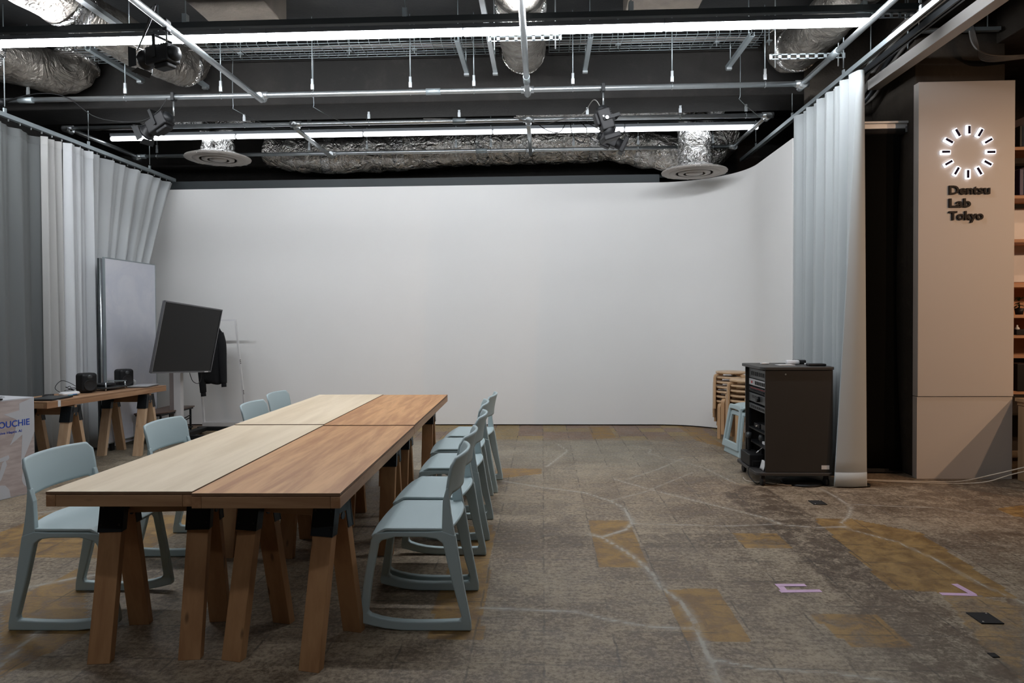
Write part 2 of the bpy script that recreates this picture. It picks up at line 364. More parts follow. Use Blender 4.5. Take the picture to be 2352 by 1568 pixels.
    oa=A('ochre'); om=t.ramp(t.math('ADD',t.math('MULTIPLY',mid,.5),t.math('ADD',t.math('MULTIPLY',fine,.3),t.math('MULTIPLY',oa,.38))),.46,.62)
    oc_=t.math('MULTIPLY',om,t.ramp(oa,.2,.5)); ocol=t.mix(t.ramp(mid,.38,.62),(.165,.085,.020),(.31,.178,.046))
    col=t.mix(t.math('MULTIPLY',oc_,.85),col,ocol)
    # seams
    sp=t.N('ShaderNodeSeparateXYZ'); t.L(mp.outputs[0],sp.inputs[0]); sm=None
    wob=t.math('MULTIPLY',t.math('SUBTRACT',t.noise(v,14,3),.5),.02)
    for k in (0,1):
        q=t.math('PINGPONG',t.math('ADD',sp.outputs[k],wob),.1525); e=t.ramp(q,.002,.007,1,0); sm=e if sm is None else t.math('MAXIMUM',sm,e)
    sm=t.math('MULTIPLY',sm,t.ramp(t.noise(v,4,3),.42,.58)); sm=t.math('MULTIPLY',sm,t.math('ADD',.55,t.math('MULTIPLY',A('red'),.4)))
    col=t.mix(sm,col,(.05,.042,.036))
    # cracks filled with pale screed
    cd=t.math('ADD',A('crack'),t.math('MULTIPLY',t.math('SUBTRACT',t.noise(v,22,4,.7),.5),.03))
    sme=t.math('MULTIPLY',t.ramp(cd,.006,.040,1,0),t.ramp(t.noise(v,12,4,.7),.3,.6)); col=t.mix(t.math('MULTIPLY',sme,.5),col,(.34,.31,.26))
    core=t.math('MULTIPLY',t.ramp(t.math('ADD',A('crack'),t.math('MULTIPLY',t.math('SUBTRACT',t.noise(v,30,4,.7),.5),.022)),.005,.014,1,0),t.ramp(t.noise(v,7,3,.6),.30,.45)); col=t.mix(t.math('MULTIPLY',core,.75),col,(.40,.37,.32))
    core2=t.ramp(cd,-.012,-.006,1,0); col=t.mix(t.math('MULTIPLY',core2,.6),col,(.06,.05,.042))
    # pale paint flecks
    fl=t.ramp(t.noise(v,17,5,.8,.8),.68,.76); col=t.mix(t.math('MULTIPLY',fl,.5),col,(.40,.37,.32))
    t.set(Base_Color=col,Roughness=t.ramp(mid,.3,.7,.42,.68)); t.bump(t.math('SUBTRACT',s,t.math('MULTIPLY',sm,.3)),.35,.012)
    me.materials.append(t.m)
make_floor()

# ---------------------------------------------------------------- room shell
b=MB(); pts=[(-5.4,9.05)]+[(x,9.05) for x in np.linspace(-4.5,1.5,7)]
pts+=[(1.5+math.sin(a),8.05+math.cos(a)) for a in np.linspace(.08,PI/2,20)]+[(2.5,6.95)]
def wallfn(z): return
n=len(pts); T=.05
outer=[(x,y) for x,y in pts]; off=[]
for i,(x,y) in enumerate(pts):
    x0,y0=pts[max(i-1,0)];x1,y1=pts[min(i+1,n-1)]; d=Vector((x1-x0,y1-y0)).normalized(); off.append((x-d.y*T,y+d.x*T))
vs=[];fs=[]
for (x,y),(xo,yo) in zip(pts,off):
    vs+=[(x,y,.015),(x,y,3.19),(xo,yo,3.19),(xo,yo,.015)]
for i in range(n-1):
    a=i*4;c=a+4
    for k in range(4): fs.append((a+k,c+k,c+(k+1)%4,a+(k+1)%4))
fs+=[(0,1,2,3),((n-1)*4+3,(n-1)*4+2,(n-1)*4+1,(n-1)*4)]
b.add(vs,fs,True); o=struct('wall_cyclorama',b,MT['wall']); 
m=o.modifiers.new('e','EDGE_SPLIT'); m.split_angle=.7
b=MB(); vs=[];fs=[]
for (x,y),(xo,yo) in zip([(p[0]*.3+q[0]*.7,p[1]*.3+q[1]*.7) for p,q in zip(pts,off)],off): vs+=[(x,y,0),(x,y,.015),(xo,yo,.015),(xo,yo,0)]
for i in range(n-1):
    a=i*4;c=a+4
    for k in range(4): fs.append((a+k,c+k,c+(k+1)%4,a+(k+1)%4))
b.add(vs,fs); struct('shadow_gap_back',b,MT['black'])  # recessed black strip, the dark of the shadow gap painted in under the wall
SLAB=4.32
struct('wall_back',MB().box((0,9.9,2.2),(18,.2,4.4)),MT['concrete'])
struct('wall_left',MB().box((-6.1,3.5,2.2),(.2,13,4.4)),MT['concrete'])
struct('wall_right',MB().box((8.6,3.5,2.2),(.2,13,4.4)),MT['concrete_brown'])
struct('wall_rear',MB().box((1,-4.6,2.2),(16,.2,4.4)),MT['concrete'])
struct('ceiling',MB().box((1,3,SLAB+.1),(18,16,.2)),MT['slab'])
struct('beam_back',MB().box((-.9,7.47,(3.7+SLAB)/2),(10.2,.55,SLAB-3.7)),MT['concrete'],bevel=.015)
struct('beam_front',MB().box((1,1.2,(3.75+SLAB)/2),(14,.5,SLAB-3.75)),MT['concrete'],bevel=.015)
struct('beam_left',MB().box((-2.52,3.7,(3.95+SLAB)/2),(.62,4.4,SLAB-3.95)),MT['concrete_brown'],bevel=.01)
struct('beam_middle',MB().box((1.0,3.7,(3.95+SLAB)/2),(.6,4.4,SLAB-3.95)),MT['concrete_brown'],bevel=.01)
struct('beam_right',MB().box((4.4,4.3,(3.75+SLAB)/2),(.95,8,SLAB-3.75)),MT['concrete_brown'],bevel=.01)
struct('trim_back',MB().box((-1.9,9.16,3.255),(6.9,.1,.11)).box((-1.5,9.3,3.32),(9,.04,.04)),MT['dark_steel_sheet'])
struct('wall_upper_back',MB().box((-1,9.66,3.85),(10.5,.4,.95)),MT['concrete'])
struct('wall_pillar',MB().box((3.62,6.5,SLAB/2),(.76,.78,SLAB)),MT['concrete_brown'],bevel=.01)
struct('wall_recess',MB().box((2.95,6.98,SLAB/2),(.6,.15,SLAB)),MT['concrete_brown'])
struct('trim_pillar',MB().box((5.9,7.2,3.35),(3.4,.3,.9)),MT['concrete_brown'])
struct('wall_shelf_back',MB().box((6.3,7.4,SLAB/2),(4.6,.1,SLAB)),MT['concrete_brown'])

# ---------------------------------------------------------------- tables
ROT=.021
def tabletop(label,x0,x1,y0,y1,z,topm,group):
    # footprint given on the near edge; rotates about the world origin of the run
    cx,cy=(x0+x1)/2,(y0+y1)/2; W=x1-x0; L=y1-y0
    t=thing('tabletop',label,'table top',(cx,cy,z-.06),ROT,group)
    o=build('plywood_panel',MB().box((0,0,.054),(W,L,.012)),topm,t,bevel=.0008); o.data.materials.append(MT['ply_edge'])
    for p in o.data.polygons:
        if abs(p.normal.z)<.5: p.material_index=1
    f=MB(); fw=.038
    for yy in(-L/2+fw/2,0,L/2-fw/2): build('cross_rail',MB().box((0,yy,.023),(W-2*fw-.002,fw,.046)),MT['frame_x'],t,bevel=.002)
    for s in(-1,1): build('side_rail',MB().box((s*(W/2-fw/2),0,.023),(fw,L,.046)),MT['frame_y'],t,bevel=.002)
    return t
G='tabletops of the long table'
tabletop('pale birch plywood tabletop at the near left, resting on two trestles',-1.977,-1.394,2.60,4.325,.722,MT['birch'],G)
tabletop('reddish plywood tabletop at the near right of the long table',-1.389,-.805,2.597,4.315,.719,MT['lauan'],G)
tabletop('pale birch plywood tabletop at the far left, towards the white wall',-2.013,-1.430,4.33,6.13,.726,MT['birch'],G)
tabletop('reddish plywood tabletop at the far right, towards the white wall',-1.426,-.842,4.322,6.13,.723,MT['lauan'],G)
def trestle(name,label,loc,rz,group,L=.45,H=.66,legm='leg',spread=.18,beamout=0):
    t=thing(name,label,'trestle',loc,rz,group); 
    build('beam',MB().box((0,0,H-.05),(L+beamout,.038,.089)),MT['frame_x'],t,bevel=.003)
    hx=L/2-.047
    for sx in(-1,1):
        br=MB()
        for sy in(-1,1):
            zt=H-.012; y0=sy*.034; y1=sy*spread; x=sx*hx; 
            # leg: plank 89 across x, 38 thick, leaning outwards, foot cut level
            k=(y1-y0)/zt
            vs=[];th=.021
            for z in(0,zt):
                yc=y1-(z*k)
                vs+=[(x-.0445,yc-th,z),(x+.0445,yc-th,z),(x+.0445,yc+th,z),(x-.0445,yc+th,z)]
            leg=MB().add(vs,[(3,2,1,0),(4,5,6,7),(0,1,5,4),(1,2,6,5),(2,3,7,6),(3,0,4,7)])
            build('leg',leg,MT[legm],t,bevel=.002)
            za,zb=H-.155,H-.012; vs=[]
            for z in(za,zb):
                yc=y1-z*k; yo=yc+sy*(th+.001); yi=yc+sy*(th+.005)
                vs+=[(x-.05,yo,z),(x+.05,yo,z),(x+.05,yi,z),(x-.05,yi,z)]
            br.add(vs,[(0,1,2,3),(7,6,5,4),(0,4,5,1),(1,5,6,2),(2,6,7,3),(3,7,4,0)])
            for dx in(-.036,.036):
                for z in(za+.03,za+.1):
                    yc=y1-z*k+sy*(th+.005); br.box((x+dx,yc,z),(.008,.006,.008))
        for e in (-1,1):
            xx=x+e*.047
            for sy in(-1,1):
                vs=[]
                for xo in(-.0015,.0015):
                    for z in(H-.155,H-.012):
                        yc=spread*sy-z*((spread-.034)*sy/(H-.012))
                        vs+=[(xx+xo,yc-.018*sy,z),(xx+xo,yc+.026*sy,z)]
                br.add(vs,[(0,1,3,2),(4,6,7,5),(0,4,5,1),(2,3,7,6),(0,2,6,4),(1,5,7,3)])
            br.cyl((xx-.002,0,H-.09),(xx+.004*e,0,H-.09),.016,10); br.box((xx,0,H-.05),(.003,.10,.05))
        build('hinge_bracket',br,MT['bracket'],t)
    return t
GT='trestles under the long table'
trestle('trestle','wooden trestle nearest the camera under the pale left tabletop',(-1.657,2.891,0),.126,GT)
trestle('trestle','wooden trestle nearest the camera under the reddish right tabletop',(-1.064,2.87,0),-.21,GT)
trestle('trestle','second wooden trestle back under the pale left tabletop',(-1.69,4.11,0),.0,GT)
trestle('trestle','second wooden trestle back under the reddish right tabletop',(-1.12,4.17,0),.03,GT)
trestle('trestle','third wooden trestle back, under the pale far tabletop',(-1.74,4.68,0),.0,GT)
trestle('trestle','third wooden trestle back, under the reddish far tabletop',(-1.15,4.72,0),.03,GT)
trestle('trestle','farthest wooden trestle under the pale far tabletop',(-1.76,5.8,0),.0,GT)
trestle('trestle','farthest wooden trestle under the reddish far tabletop, near the wall',(-1.17,5.88,0),.03,GT)

# ---------------------------------------------------------------- chairs
def make_chair(label,loc,rz,group):
    t=thing('chair',label,'chair',loc,rz,group)
    def catm(keys,n=5):
        P=[Vector((a,b,0)) for a,b in keys]; N=len(P); out=[]
        for i in range(N):
            a,b_,c,d=P[i-1],P[i],P[(i+1)%N],P[(i+2)%N]
            for k in range(n):
                q=k/n; out.append(.5*((2*b_)+(c-a)*q+(2*a-5*b_+4*c-d)*q*q+(3*b_-a-3*c+d)*q**3))
        return [(p.x,p.y) for p in out]
    O=[(-.256,.0),(-.10,.0),(-.02,.0),(.06,.001),(.13,.009),(.19,.021),(.25,.036),(.252,.055),(.222,.24),(.192,.405),(.174,.440),(.10,.446),(-.07,.446),(-.13,.450),(-.187,.43),(-.220,.22),(-.254,.04)]
    I=[(-.208,.048),(-.10,.043),(-.02,.042),(.05,.044),(.10,.049),(.15,.058),(.194,.072),(.207,.084),(.184,.25),(.158,.385),(.144,.405),(.08,.421),(-.05,.420),(-.102,.413),(-.130,.392),(-.170,.22),(-.212,.064)]
    R=Matrix.Rotation(PI/2,4,'X')   # xy -> xz
    for s in(-1,1):
        b=MB(); m=Matrix.Translation((0,s*.228,0))@R
        # straight-ish polygons with a few in-between points
        def dense(K):
            out=[]
            for i in range(len(K)):
                a,c=K[i],K[(i+1)%len(K)]; out.append(a); out.append(((a[0]+c[0])/2,(a[1]+c[1])/2))
            return out
        b.ring(dense(O),dense(I),-.017,.017,m)
        build('sled_leg_frame',b,MT['blue'],t,bevel=.007,seg=3)
        # back post
        b=MB(); b.prism([(-.190,.40),(-.118,.425),(-.127,.46),(-.129,.52),(-.132,.585),(-.148,.640),(-.158,.640),(-.162,.585),(-.169,.52),(-.179,.46)],-.0150,.0150,m)
        build('back_post',b,MT['blue'],t,bevel=.006,seg=3)
    def seat(u,v):
        y=(v-.5)*2; x0=-.165-.034*(1-y*y); x=x0+(.188-x0)*u; w=.242
        z=.455-.005*(1-y*y)*math.sin(PI*u)
        if u>.83: z-=(u-.83)*.20
        if u<.12: z+=(.12-u)**2*1.1*(1-y*y)
        return (x+.010*(1-y*y)*max(0,u-.5)*2,y*w,z)
    build('seat',MB().sheet(seat,30,20),MT['blue'],t,solid=.013,bevel=.004)
    def sst(a,b,x): q=max(0,min(1,(x-a)/(b-a))); return q*q*(3-2*q)
    def back(u,v):
        y=(u-.5)*2; a=abs(y)
        zb=.606-.030*sst(.80,.98,a); zt=.778-.035*sst(.86,1,a)**1.5-.006*a*a
        z=zb+(zt-zb)*v; h=(z-.59)/.19
        yy=y*(.237+.006*h)
        return (-.149-.046*(1-y*y)-.034*max(0,h)**1.7,yy,z)
    build('backrest',MB().sheet(back,40,14),MT['blue'],t,solid=.012)
    return t
GR='pale blue chairs on the right of the long table'; GL='pale blue chairs on the left of the long table'
c0=make_chair('pale blue plastic chair nearest the camera, right of the long table',(-.585,3.25,0),PI+.02,GR)
for loc,rz,lb,g in [((-.60,3.79,0),PI-.02,'second nearest pale blue chair right of the long table',GR),
  ((-.60,4.51,0),PI+.02,'pale blue chair in the middle of the row right of the table',GR),
  ((-.64,5.15,0),PI+.05,'fourth pale blue chair from the camera right of the table',GR),
  ((-.615,5.72,0),PI-.03,'pale blue chair farthest from the camera right of the table',GR),
  ((-2.165,3.20,0),.02,'large pale blue chair at the left front, its seat under the birch tabletop',GL),
  ((-2.185,4.17,0),.02,'second pale blue chair back on the left side of the table',GL),
  ((-2.03,5.12,0),.03,'third pale blue chair back on the left, only its backrest showing',GL),
  ((-2.13,5.85,0),.02,'farthest pale blue chair on the left side of the table',GL)]:
    dup(c0,loc,rz,lb,g)

# ---------------------------------------------------------------- side table group on the left
SA=-.119
def sloc(a,bb,z=0):   # a: metres from the front edge into the table, bb: along from near corner
    return (-4.345-a*math.cos(SA)+bb*math.sin(-SA),5.79+a*math.sin(-SA)+bb*math.cos(SA),z)
t=thing('side_table_top','brown wooden tabletop by the grey curtain holding the speakers','table top',sloc(.25,.79,.64),SA)
build('plywood_panel',MB().box((0,0,.054),(.50,1.58,.012)),MT['brown_top'],t,bevel=.002)
for s in(-1,1): build('side_rail',MB().box((s*.231,0,.023),(.038,1.58,.048)),MT['frame_y'],t,bevel=.002)
for s in(-1,1): build('cross_rail',MB().box((0,s*.771,.023),(.424,.038,.048)),MT['frame_x'],t,bevel=.002)
build('masking_tape',MB().box((.2515,-.66,.03),(.001,.03,.055)).box((.23,-.66,.0605),(.04,.03,.001)),MT['paper'],t)
trestle('trestle','pale wooden trestle at the near end of the side table by the curtain',sloc(.235,.30),SA+.1,'trestles under the side table',L=.46,H=.64,legm='legpale',spread=.17)
trestle('trestle','pale wooden trestle at the far end of the side table',sloc(.245,1.30),SA+.12,'trestles under the side table',L=.48,H=.64,legm='legpale',spread=.17)
ZT=.7015
# loudspeakers
def speaker(label,loc,rz):
    t=thing('speaker',label,'speaker',loc,rz,'black speakers on the side table')
    b=MB(); b.box((0,0,.1),(.15,.15,.19)); build('cabinet',b,MT['black'],t,bevel=.03,seg=4)
    X=Matrix.Translation((.0755,0,.075))@Matrix.Rotation(PI/2,4,'Y')
    build('woofer',MB().lathe([(.0,.004),(.015,.004),(.05,-.006+.012),(.055,.01),(.057,.0)],24,X),MT['blackmatte'],t)
    X=Matrix.Translation((.0755,0,.157))@Matrix.Rotation(PI/2,4,'Y')
    build('tweeter',MB().lathe([(.0,.006),(.008,.005),(.02,.003),(.022,.0)],20,X),MT['eqgrey'],t)
    build('stand_foot',MB().lathe([(0,0),(.05,0),(.05,.006),(.03,.012),(0,.012)],20),MT['blackmatte'],t)
speaker('black bookshelf speaker at the near end of the side table',(-4.53,6.58,ZT),-.55)
speaker('black bookshelf speaker towards the far end of the side table',(-4.50,7.14,ZT),-.55)
# cables heap
def loopcable(name,label,c,r,n,mtl,rad=.003,hz=.03,seed=1,kind=None,cat='cable'):
    rnd=random.Random(seed); P=[]
    for i in range(n*10):
        a=2*PI*i/10; q=r*(.6+.4*math.sin(i*.37+seed)); P.append((c[0]+q*math.cos(a)*rnd.uniform(.9,1.1),c[1]+q*math.sin(a)*rnd.uniform(.9,1.1),c[2]+rad+hz*(i/(n*10))*rnd.uniform(.6,1)))
    return tag(build(name,MB().tube(spline(P,3),rad,6),mtl),label,cat)
loopcable('cable_coil','black cable looped on the side table behind the wipes packet',(-4.66,6.53,ZT),.05,4,MT['black'],.003,.07,2)
o=tag(build('power_cable',MB().tube(spline([(-4.66,6.42,ZT+.004),(-4.72,6.40,ZT+.06),(-4.70,6.45,ZT+.125),(-4.66,6.5,ZT+.11),(-4.60,6.56,ZT+.05)],6),.003,6),MT['black']),'black cable arching up into the near speaker','cable')
loopcable('cable_coil','black cable loops behind the far speaker on the side table',(-4.58,7.02,ZT),.045,3,MT['black'],.003,.06,5)
# wipes
t=thing('wipes_packet','white packet with cyan and blue print on the side table','packet',(-4.50,6.29,ZT),1.2)
def pk(u,v):
    a=u*2*PI; r=1; x=.085*math.copysign(abs(math.cos(a))**.5,math.cos(a)); y=.05*math.copysign(abs(math.sin(a))**.5,math.sin(a))
    h=math.sin(v*PI); return (x*(.5+.5*h**.4),y*(.25+.75*h**.6),.02+.019*-math.cos(v*PI))
build('packet_body',MB().sheet(pk,28,10),MT['white'],t)
build('printed_label',MB().sheet(lambda u,v:(.045*(u*2-1)*1.0,-.051+.004*v*4-.0+.012*0,.008+.022*v),6,4),MT['cyan'],t,solid=.001)
build('blue_print',MB().sheet(lambda u,v:(.02+.02*(u*2-1),-.0525+.016*v,.012+.018*v),4,3),MT['blueink'],t,solid=.001)
# dark laptop, phone
t=thing('laptop','closed dark laptop at the near end of the side table','laptop',(-4.47,6.0,ZT),SA+.2)
build('base',MB().box((0,0,.006),(.22,.31,.010)),MT['black'],t,bevel=.003); build('lid',MB().box((0,0,.0145),(.218,.308,.005)),MT['eqgrey'],t,bevel=.002)
tag(build('battery_pack',MB().box((0,0,.009),(.075,.15,.018)),MT['black'],bevel=.004),'small flat black box behind the dark laptop','battery pack'); o=bpy.data.objects['battery_pack']; o.location=(-4.64,6.2,ZT); o.rotation_euler=(0,0,.5)
t=thing('silver_laptop','closed silver laptop at the far end of the side table','laptop',(-4.32,7.19,ZT),SA+.25)
build('base',MB().box((0,0,.006),(.21,.28,.010)),MT['bezel'],t,bevel=.003); build('lid',MB().box((0,0,.0145),(.208,.278,.005)),MT['rail_white'],t,bevel=.002)
# clear acrylic device
t=thing('record_player','black and clear turntable between the two speakers','turntable',(-4.50,6.86,ZT),SA)
build('plinth',MB().box((0,0,.028),(.22,.30,.016)),MT['eqgrey'],t,bevel=.003)
build('platter',MB().lathe([(0,.068),(.095,.068),(.1,.064),(.1,.048),(0,.048)],32,Matrix.Translation((-.005,-.03,0))),MT['black'],t)
for sx in(-1,1):
    for sy in(-1,1): build('foot',MB().cyl((sx*.095,sy*.135,0),(sx*.095,sy*.135,.085),.007,8),MT['steel'],t)
build('tone_arm',MB().tube([(.08,.12,.075),(.03,.0,.078),(0,-.02,.072)],.003,6),MT['steel'],t)
build('top_plate',MB().box((0,.115,.083),(.21,.06,.005)),MT['steel_dull'],t)
tag(build('cable_adapter',MB().box((0,0,.03),(.03,.035,.06)).cyl((0,0,.06),(0,0,.07),.008,8),MT['white'],bevel=.006),'small white adapter standing beside the far speaker','adapter'); bpy.data.objects['cable_adapter'].location=(-4.47,7.27,ZT)

# plinth with printed lettering
t=thing('display_plinth','white and pink printed display box with blue lettering at the left edge','display box',(-4.17,5.417,0))
fd=Vector((-.083,-.275,0)).normalized(); bd=Vector((-fd.y,fd.x,0))*1  # fd: along printed face towards camera; bd: depth
if bd.x>0: bd=-bd
m=Matrix(((fd.x,bd.x,0,0),(fd.y,bd.y,0,0),(0,0,1,0),(0,0,0,1)))
build('box_body',MB().box((.4,.26,.393),(.8,.5,.786),m),MT['printwhite'],t,bevel=.002)
def onface(poly,z0=0,th=.0012,mb=None):  # poly in (distance along face, height)
    mb=mb or MB(); nrm=-bd; n=len(poly); vs=[]
    for k in(0.0102,.0102-th): 
        for a,h in poly: vs.append(fd*a+Vector((0,0,h))+bd*(k-.0015+.0005))
    mb.add(vs,[list(range(n)),list(range(n,2*n))[::-1]]+[(i,(i+1)%n,n+(i+1)%n,n+i) for i in range(n)]); return mb
onf=lambda poly:onface(poly)
pk1=MB(); onface([(.004,.008),(.79,.008),(.79,.776),(.004,.776)],mb=pk1)
build('wood_print',pk1,MT['pinkwood'],t)
def circ(cx,cy,rx,ry,a0=0,a1=2*PI,n=22): return [(max(.0005,cx+rx*math.cos(a0+(a1-a0)*k/n)),cy+ry*math.sin(a0+(a1-a0)*k/n)) for k in range(n+1 if a1-a0<6.2 else n)]
for poly in ([(.0005,.785),(.12,.745),(.12,.69),(.24,.67),(.145,.62),(.16,.50),(.20,.42),(.10,.49),(.115,.24),(.0005,.50)],
    circ(.045,.14,.065,.085),[(.21,.345),(.30,.325),(.30,.30),(.22,.305),(.205,.32)],[(.30,.13),(.27,.16),(.225,.27),(.235,.31),(.26,.29),(.285,.20)],[(.20,.005),(.21,.07),(.24,.11),(.29,.12),(.36,.08),(.36,.005)],
    [(.005,.005),(.05,.005),(.02,.03)]):
    pb=onface(poly,mb=MB()); 
    for i,q in enumerate(pb.v): pb.v[i]=q-bd*.0008
    build('white_print',pb,MT['printwhite'],t)
def text_mb(s,width=None,height=None,size=1,ext=.05,bold=0.):
    cu=bpy.data.curves.new('txt','FONT'); cu.body=s; cu.size=size; cu.extrude=ext; cu.offset=bold; cu.resolution_u=4
    o=bpy.data.objects.new('txt',cu); COL.objects.link(o); dg=bpy.context.evaluated_depsgraph_get(); dg.update()
    me=bpy.data.meshes.new_from_object(o.evaluated_get(dg)); V=[v.co.copy() for v in me.vertices]; F=[list(p.vertices) for p in me.polygons]
    bpy.data.objects.remove(o); bpy.data.curves.remove(cu); bpy.data.meshes.remove(me)
    x0=min(v.x for v in V);x1=max(v.x for v in V); return V,F,x0,x1
def text_obj(s,M,width,cap,ext,bold,name,mt,parent):
    V,F,x0,x1=text_mb(s,ext=1,bold=bold); sx=width/(x1-x0); sy=cap/.70
    b=MB(); b.add([(( v.x-x0)*sx,v.y*sy,v.z*ext) for v in V],F,False,M); return build(name,b,mt,parent)
# face frame: x to the right in the photo = -fd, y up, z out of the face
def faceM(a,h): 
    X=-fd; Z=-bd; mm=Matrix(((X.x,0,Z.x,0),(X.y,0,Z.y,0),(0,1,0,0),(0,0,0,1))); p=fd*a+bd*.0062; mm.translation=Vector((p.x,p.y,h)); return mm
text_obj('TOUCHIE',faceM(.325,.565),.285,.050,.001,.012,'title_lettering',MT['blueink'],t)
text_obj('ative Haptic AI',faceM(.29,.515),.185,.020,.001,0,'subtitle_lettering',MT['blueink'],t)
tag(build('tablet',MB().box((0,0,.006),(.12,.2,.012)),MT['black'],bevel=.003),'black tablet lying on the printed display box at the left edge','tablet')
bpy.data.objects['tablet'].location=(-4.33,5.10,.7875); bpy.data.objects['tablet'].rotation_euler=(0,0,-.3)
tag(build('thin_cable',MB().tube(spline([(-4.27,5.10,.79),(-4.30,5.2,.792),(-4.33,5.27,.80),(-4.38,5.36,.79),(-4.45,5.4,.789)],6),.0015,5),MT['black']),'thin dark cable on top of the printed display box','cable')

# ---------------------------------------------------------------- curtains
def fold(seed):
    r=random.Random(seed); ph=[r.uniform(0,6.28) for _ in range(8)]
    def f(s,amp=1.):
        return amp*(math.sin(s*38+ph[0]+2.2*math.sin(s*3.1+ph[1]))*.55+math.sin(s*21+ph[2])*.35+math.sin(s*71+ph[3]+math.sin(s*9+ph[4]))*.18)
    return f
f1=fold(3)
def straight(y0,y1,xb,amp,seed,fr,n,z1=3.25):
    f=fold(seed)
    def fn(u,v):
        y=y0+(y1-y0)*u; pinch=1-.3*v
        return (xb+amp*f(y*fr)*pinch,y+.03*math.sin(y*30)*(1-v),.03+(z1-.03)*v)
    return fn
for (y0,y1,xb,amp,seed,fr,n,mt,lb) in ((4.3,6.64,-5.02,.10,3,.62,260,'curtA','curtain with shade painted in dark grey, broad folds at the left edge'),
    (6.60,6.83,-4.96,.055,8,1.5,120,'curtB','curtain with half shade painted in mid grey, narrow pleats left of the pale folds'),
    (6.855,7.235,-4.90,.07,21,1.1,90,'curtC','curtain folds painted pale as if lit, hanging just left of the whiteboard')):
    fn=straight(y0,y1,xb,amp,seed,fr,n)  # curtain cut into pieces
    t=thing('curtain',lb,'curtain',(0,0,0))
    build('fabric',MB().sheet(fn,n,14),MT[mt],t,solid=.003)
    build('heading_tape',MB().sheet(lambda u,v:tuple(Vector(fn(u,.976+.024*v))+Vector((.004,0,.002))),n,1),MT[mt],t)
f2=fold(11)
def curtain_L2(u,v):
    ty=7.22+1.72*u; by=7.24+.60*u; k=(1-v); y=ty+(by-ty)*min(1,k*1.3)**.9
    ang=ty; x=-4.93+.06*f2(ang*.75,1)*(.7+.6*k)-.05*k
    return (x,y,.05+3.2*v-.0)
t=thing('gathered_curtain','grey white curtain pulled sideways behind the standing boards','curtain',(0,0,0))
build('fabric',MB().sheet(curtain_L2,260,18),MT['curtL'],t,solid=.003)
f3=fold(5)
def curtain_R(u,v):   # u 0 far ->1 near ; v height
    if u<.86:
        q=u/.86; y=6.93-1.13*q; s=y*1.25
        A=.045+.02*(1-v); x=2.565+A*f3(s,1.0)*min(1,q*9+.0)-.02*(1-v)*q-.06*max(0,1-q*14)
    else:
        q=(u-.86)/.14; y0=5.80; s=y0*1.25; xa=2.565+(.045+.02*(1-v))*f3(s,1.)-.02*(1-v)
        wdt=.06+.21*(1-v)**1.1; xr=2.625+.03*(1-v)
        # fold towards camera then across to the right
        if q<.4: g=q/.4; x=xa+(xr-wdt-xa)*g; y=y0-.10*g+.0
        else: g=(q-.4)/.6; x=xr-wdt+wdt*g; y=y0-.10-.02*math.sin(g*PI)+.01*g
    return (x,y,.012+3.39*v)
t=thing('curtain','bluish white pleated curtain hanging beside the black equipment rack','curtain',(0,0,0))
build('fabric',MB().sheet(curtain_R,330,16),MT['curtR'],t,solid=.004)
def hem(u,v):
    p=Vector(curtain_R(.916+.084*u,v*.034)); return (p.x,p.y-.004,p.z)
build('hem',MB().sheet(hem,20,2),MT['curtR'],t,solid=.003)
# rails
def rail(name,label,x,z,y0,y1,mt,w=.035,h=.04,extra=None):
    t=thing(name,label,'curtain rail',(x,y0,z))
    L=y1-y0
    prof=[(-w/2,0),(-w*.15,0),(-w*.15,h*.25),(-w*.38,h*.25),(-w*.38,h*.85),(w*.38,h*.85),(w*.38,h*.25),(w*.15,h*.25),(w*.15,0),(w/2,0),(w/2,h),(-w/2,h)]
    R=Matrix.Rotation(-PI/2,4,'X')@Matrix.Scale(-1,4,(0,1,0))
    m=Matrix(((1,0,0,0),(0,0,1,0),(0,1,0,0),(0,0,0,1)))
    build('track',MB().prism(prof,0,L,m),mt,t)
    for k in range(3 if L<4 else 5):
        yy=(k+.5)*L/(3 if L<4 else 5)
        b=MB().box((0,yy,h+.02),(.014,.03,.05)); build('rail_bracket',b,MT['steel_dull'],t)
        build('hanger_rod',MB().cyl((0,yy,h+.06),(0,yy,SLAB-z),.005,6),MT['steel_dull'],t)
    if extra: extra(t,L)
    return t
def glides(t,L):
    for k in range(28):
        build('glider',MB().box((0,L-.2-k*.14,-.012),(.01,.008,.024)),MT['steel'],t)
rail('curtain_rail','aluminium curtain rail running back along the left side',-4.93,3.285,3.2,9.0,MT['steel_dull'],.04,.04,glides)
tag(build('wooden_batten',MB().box((-5.05,6.1,3.345),(.012,5.8,.03)),MT['shelfwood']),'thin brown wooden batten above the left curtain rail','batten')
rail('curtain_rail','pale aluminium curtain rail above the right curtain',2.585,3.43,3.0,9.0,MT['steel_dull'],.045,.04)
rail('blackout_rail','dark rail beside the pale square beam on the right',2.93,3.60,3.0,6.9,MT['rail_dark'],.05,.045)
t=thing('square_beam','pale square metal beam slanting across the top right corner','beam',(3.07,3.0,3.50))
build('box_section',MB().box((0,1.75,.045),(.10,3.5,.09)),MT['square_beam'],t,bevel=.004)
for yy in (.6,2.9): build('hanger_rod',MB().cyl((0,yy,.09),(0,yy,SLAB-3.5),.006,6),MT['steel_dull'],t)

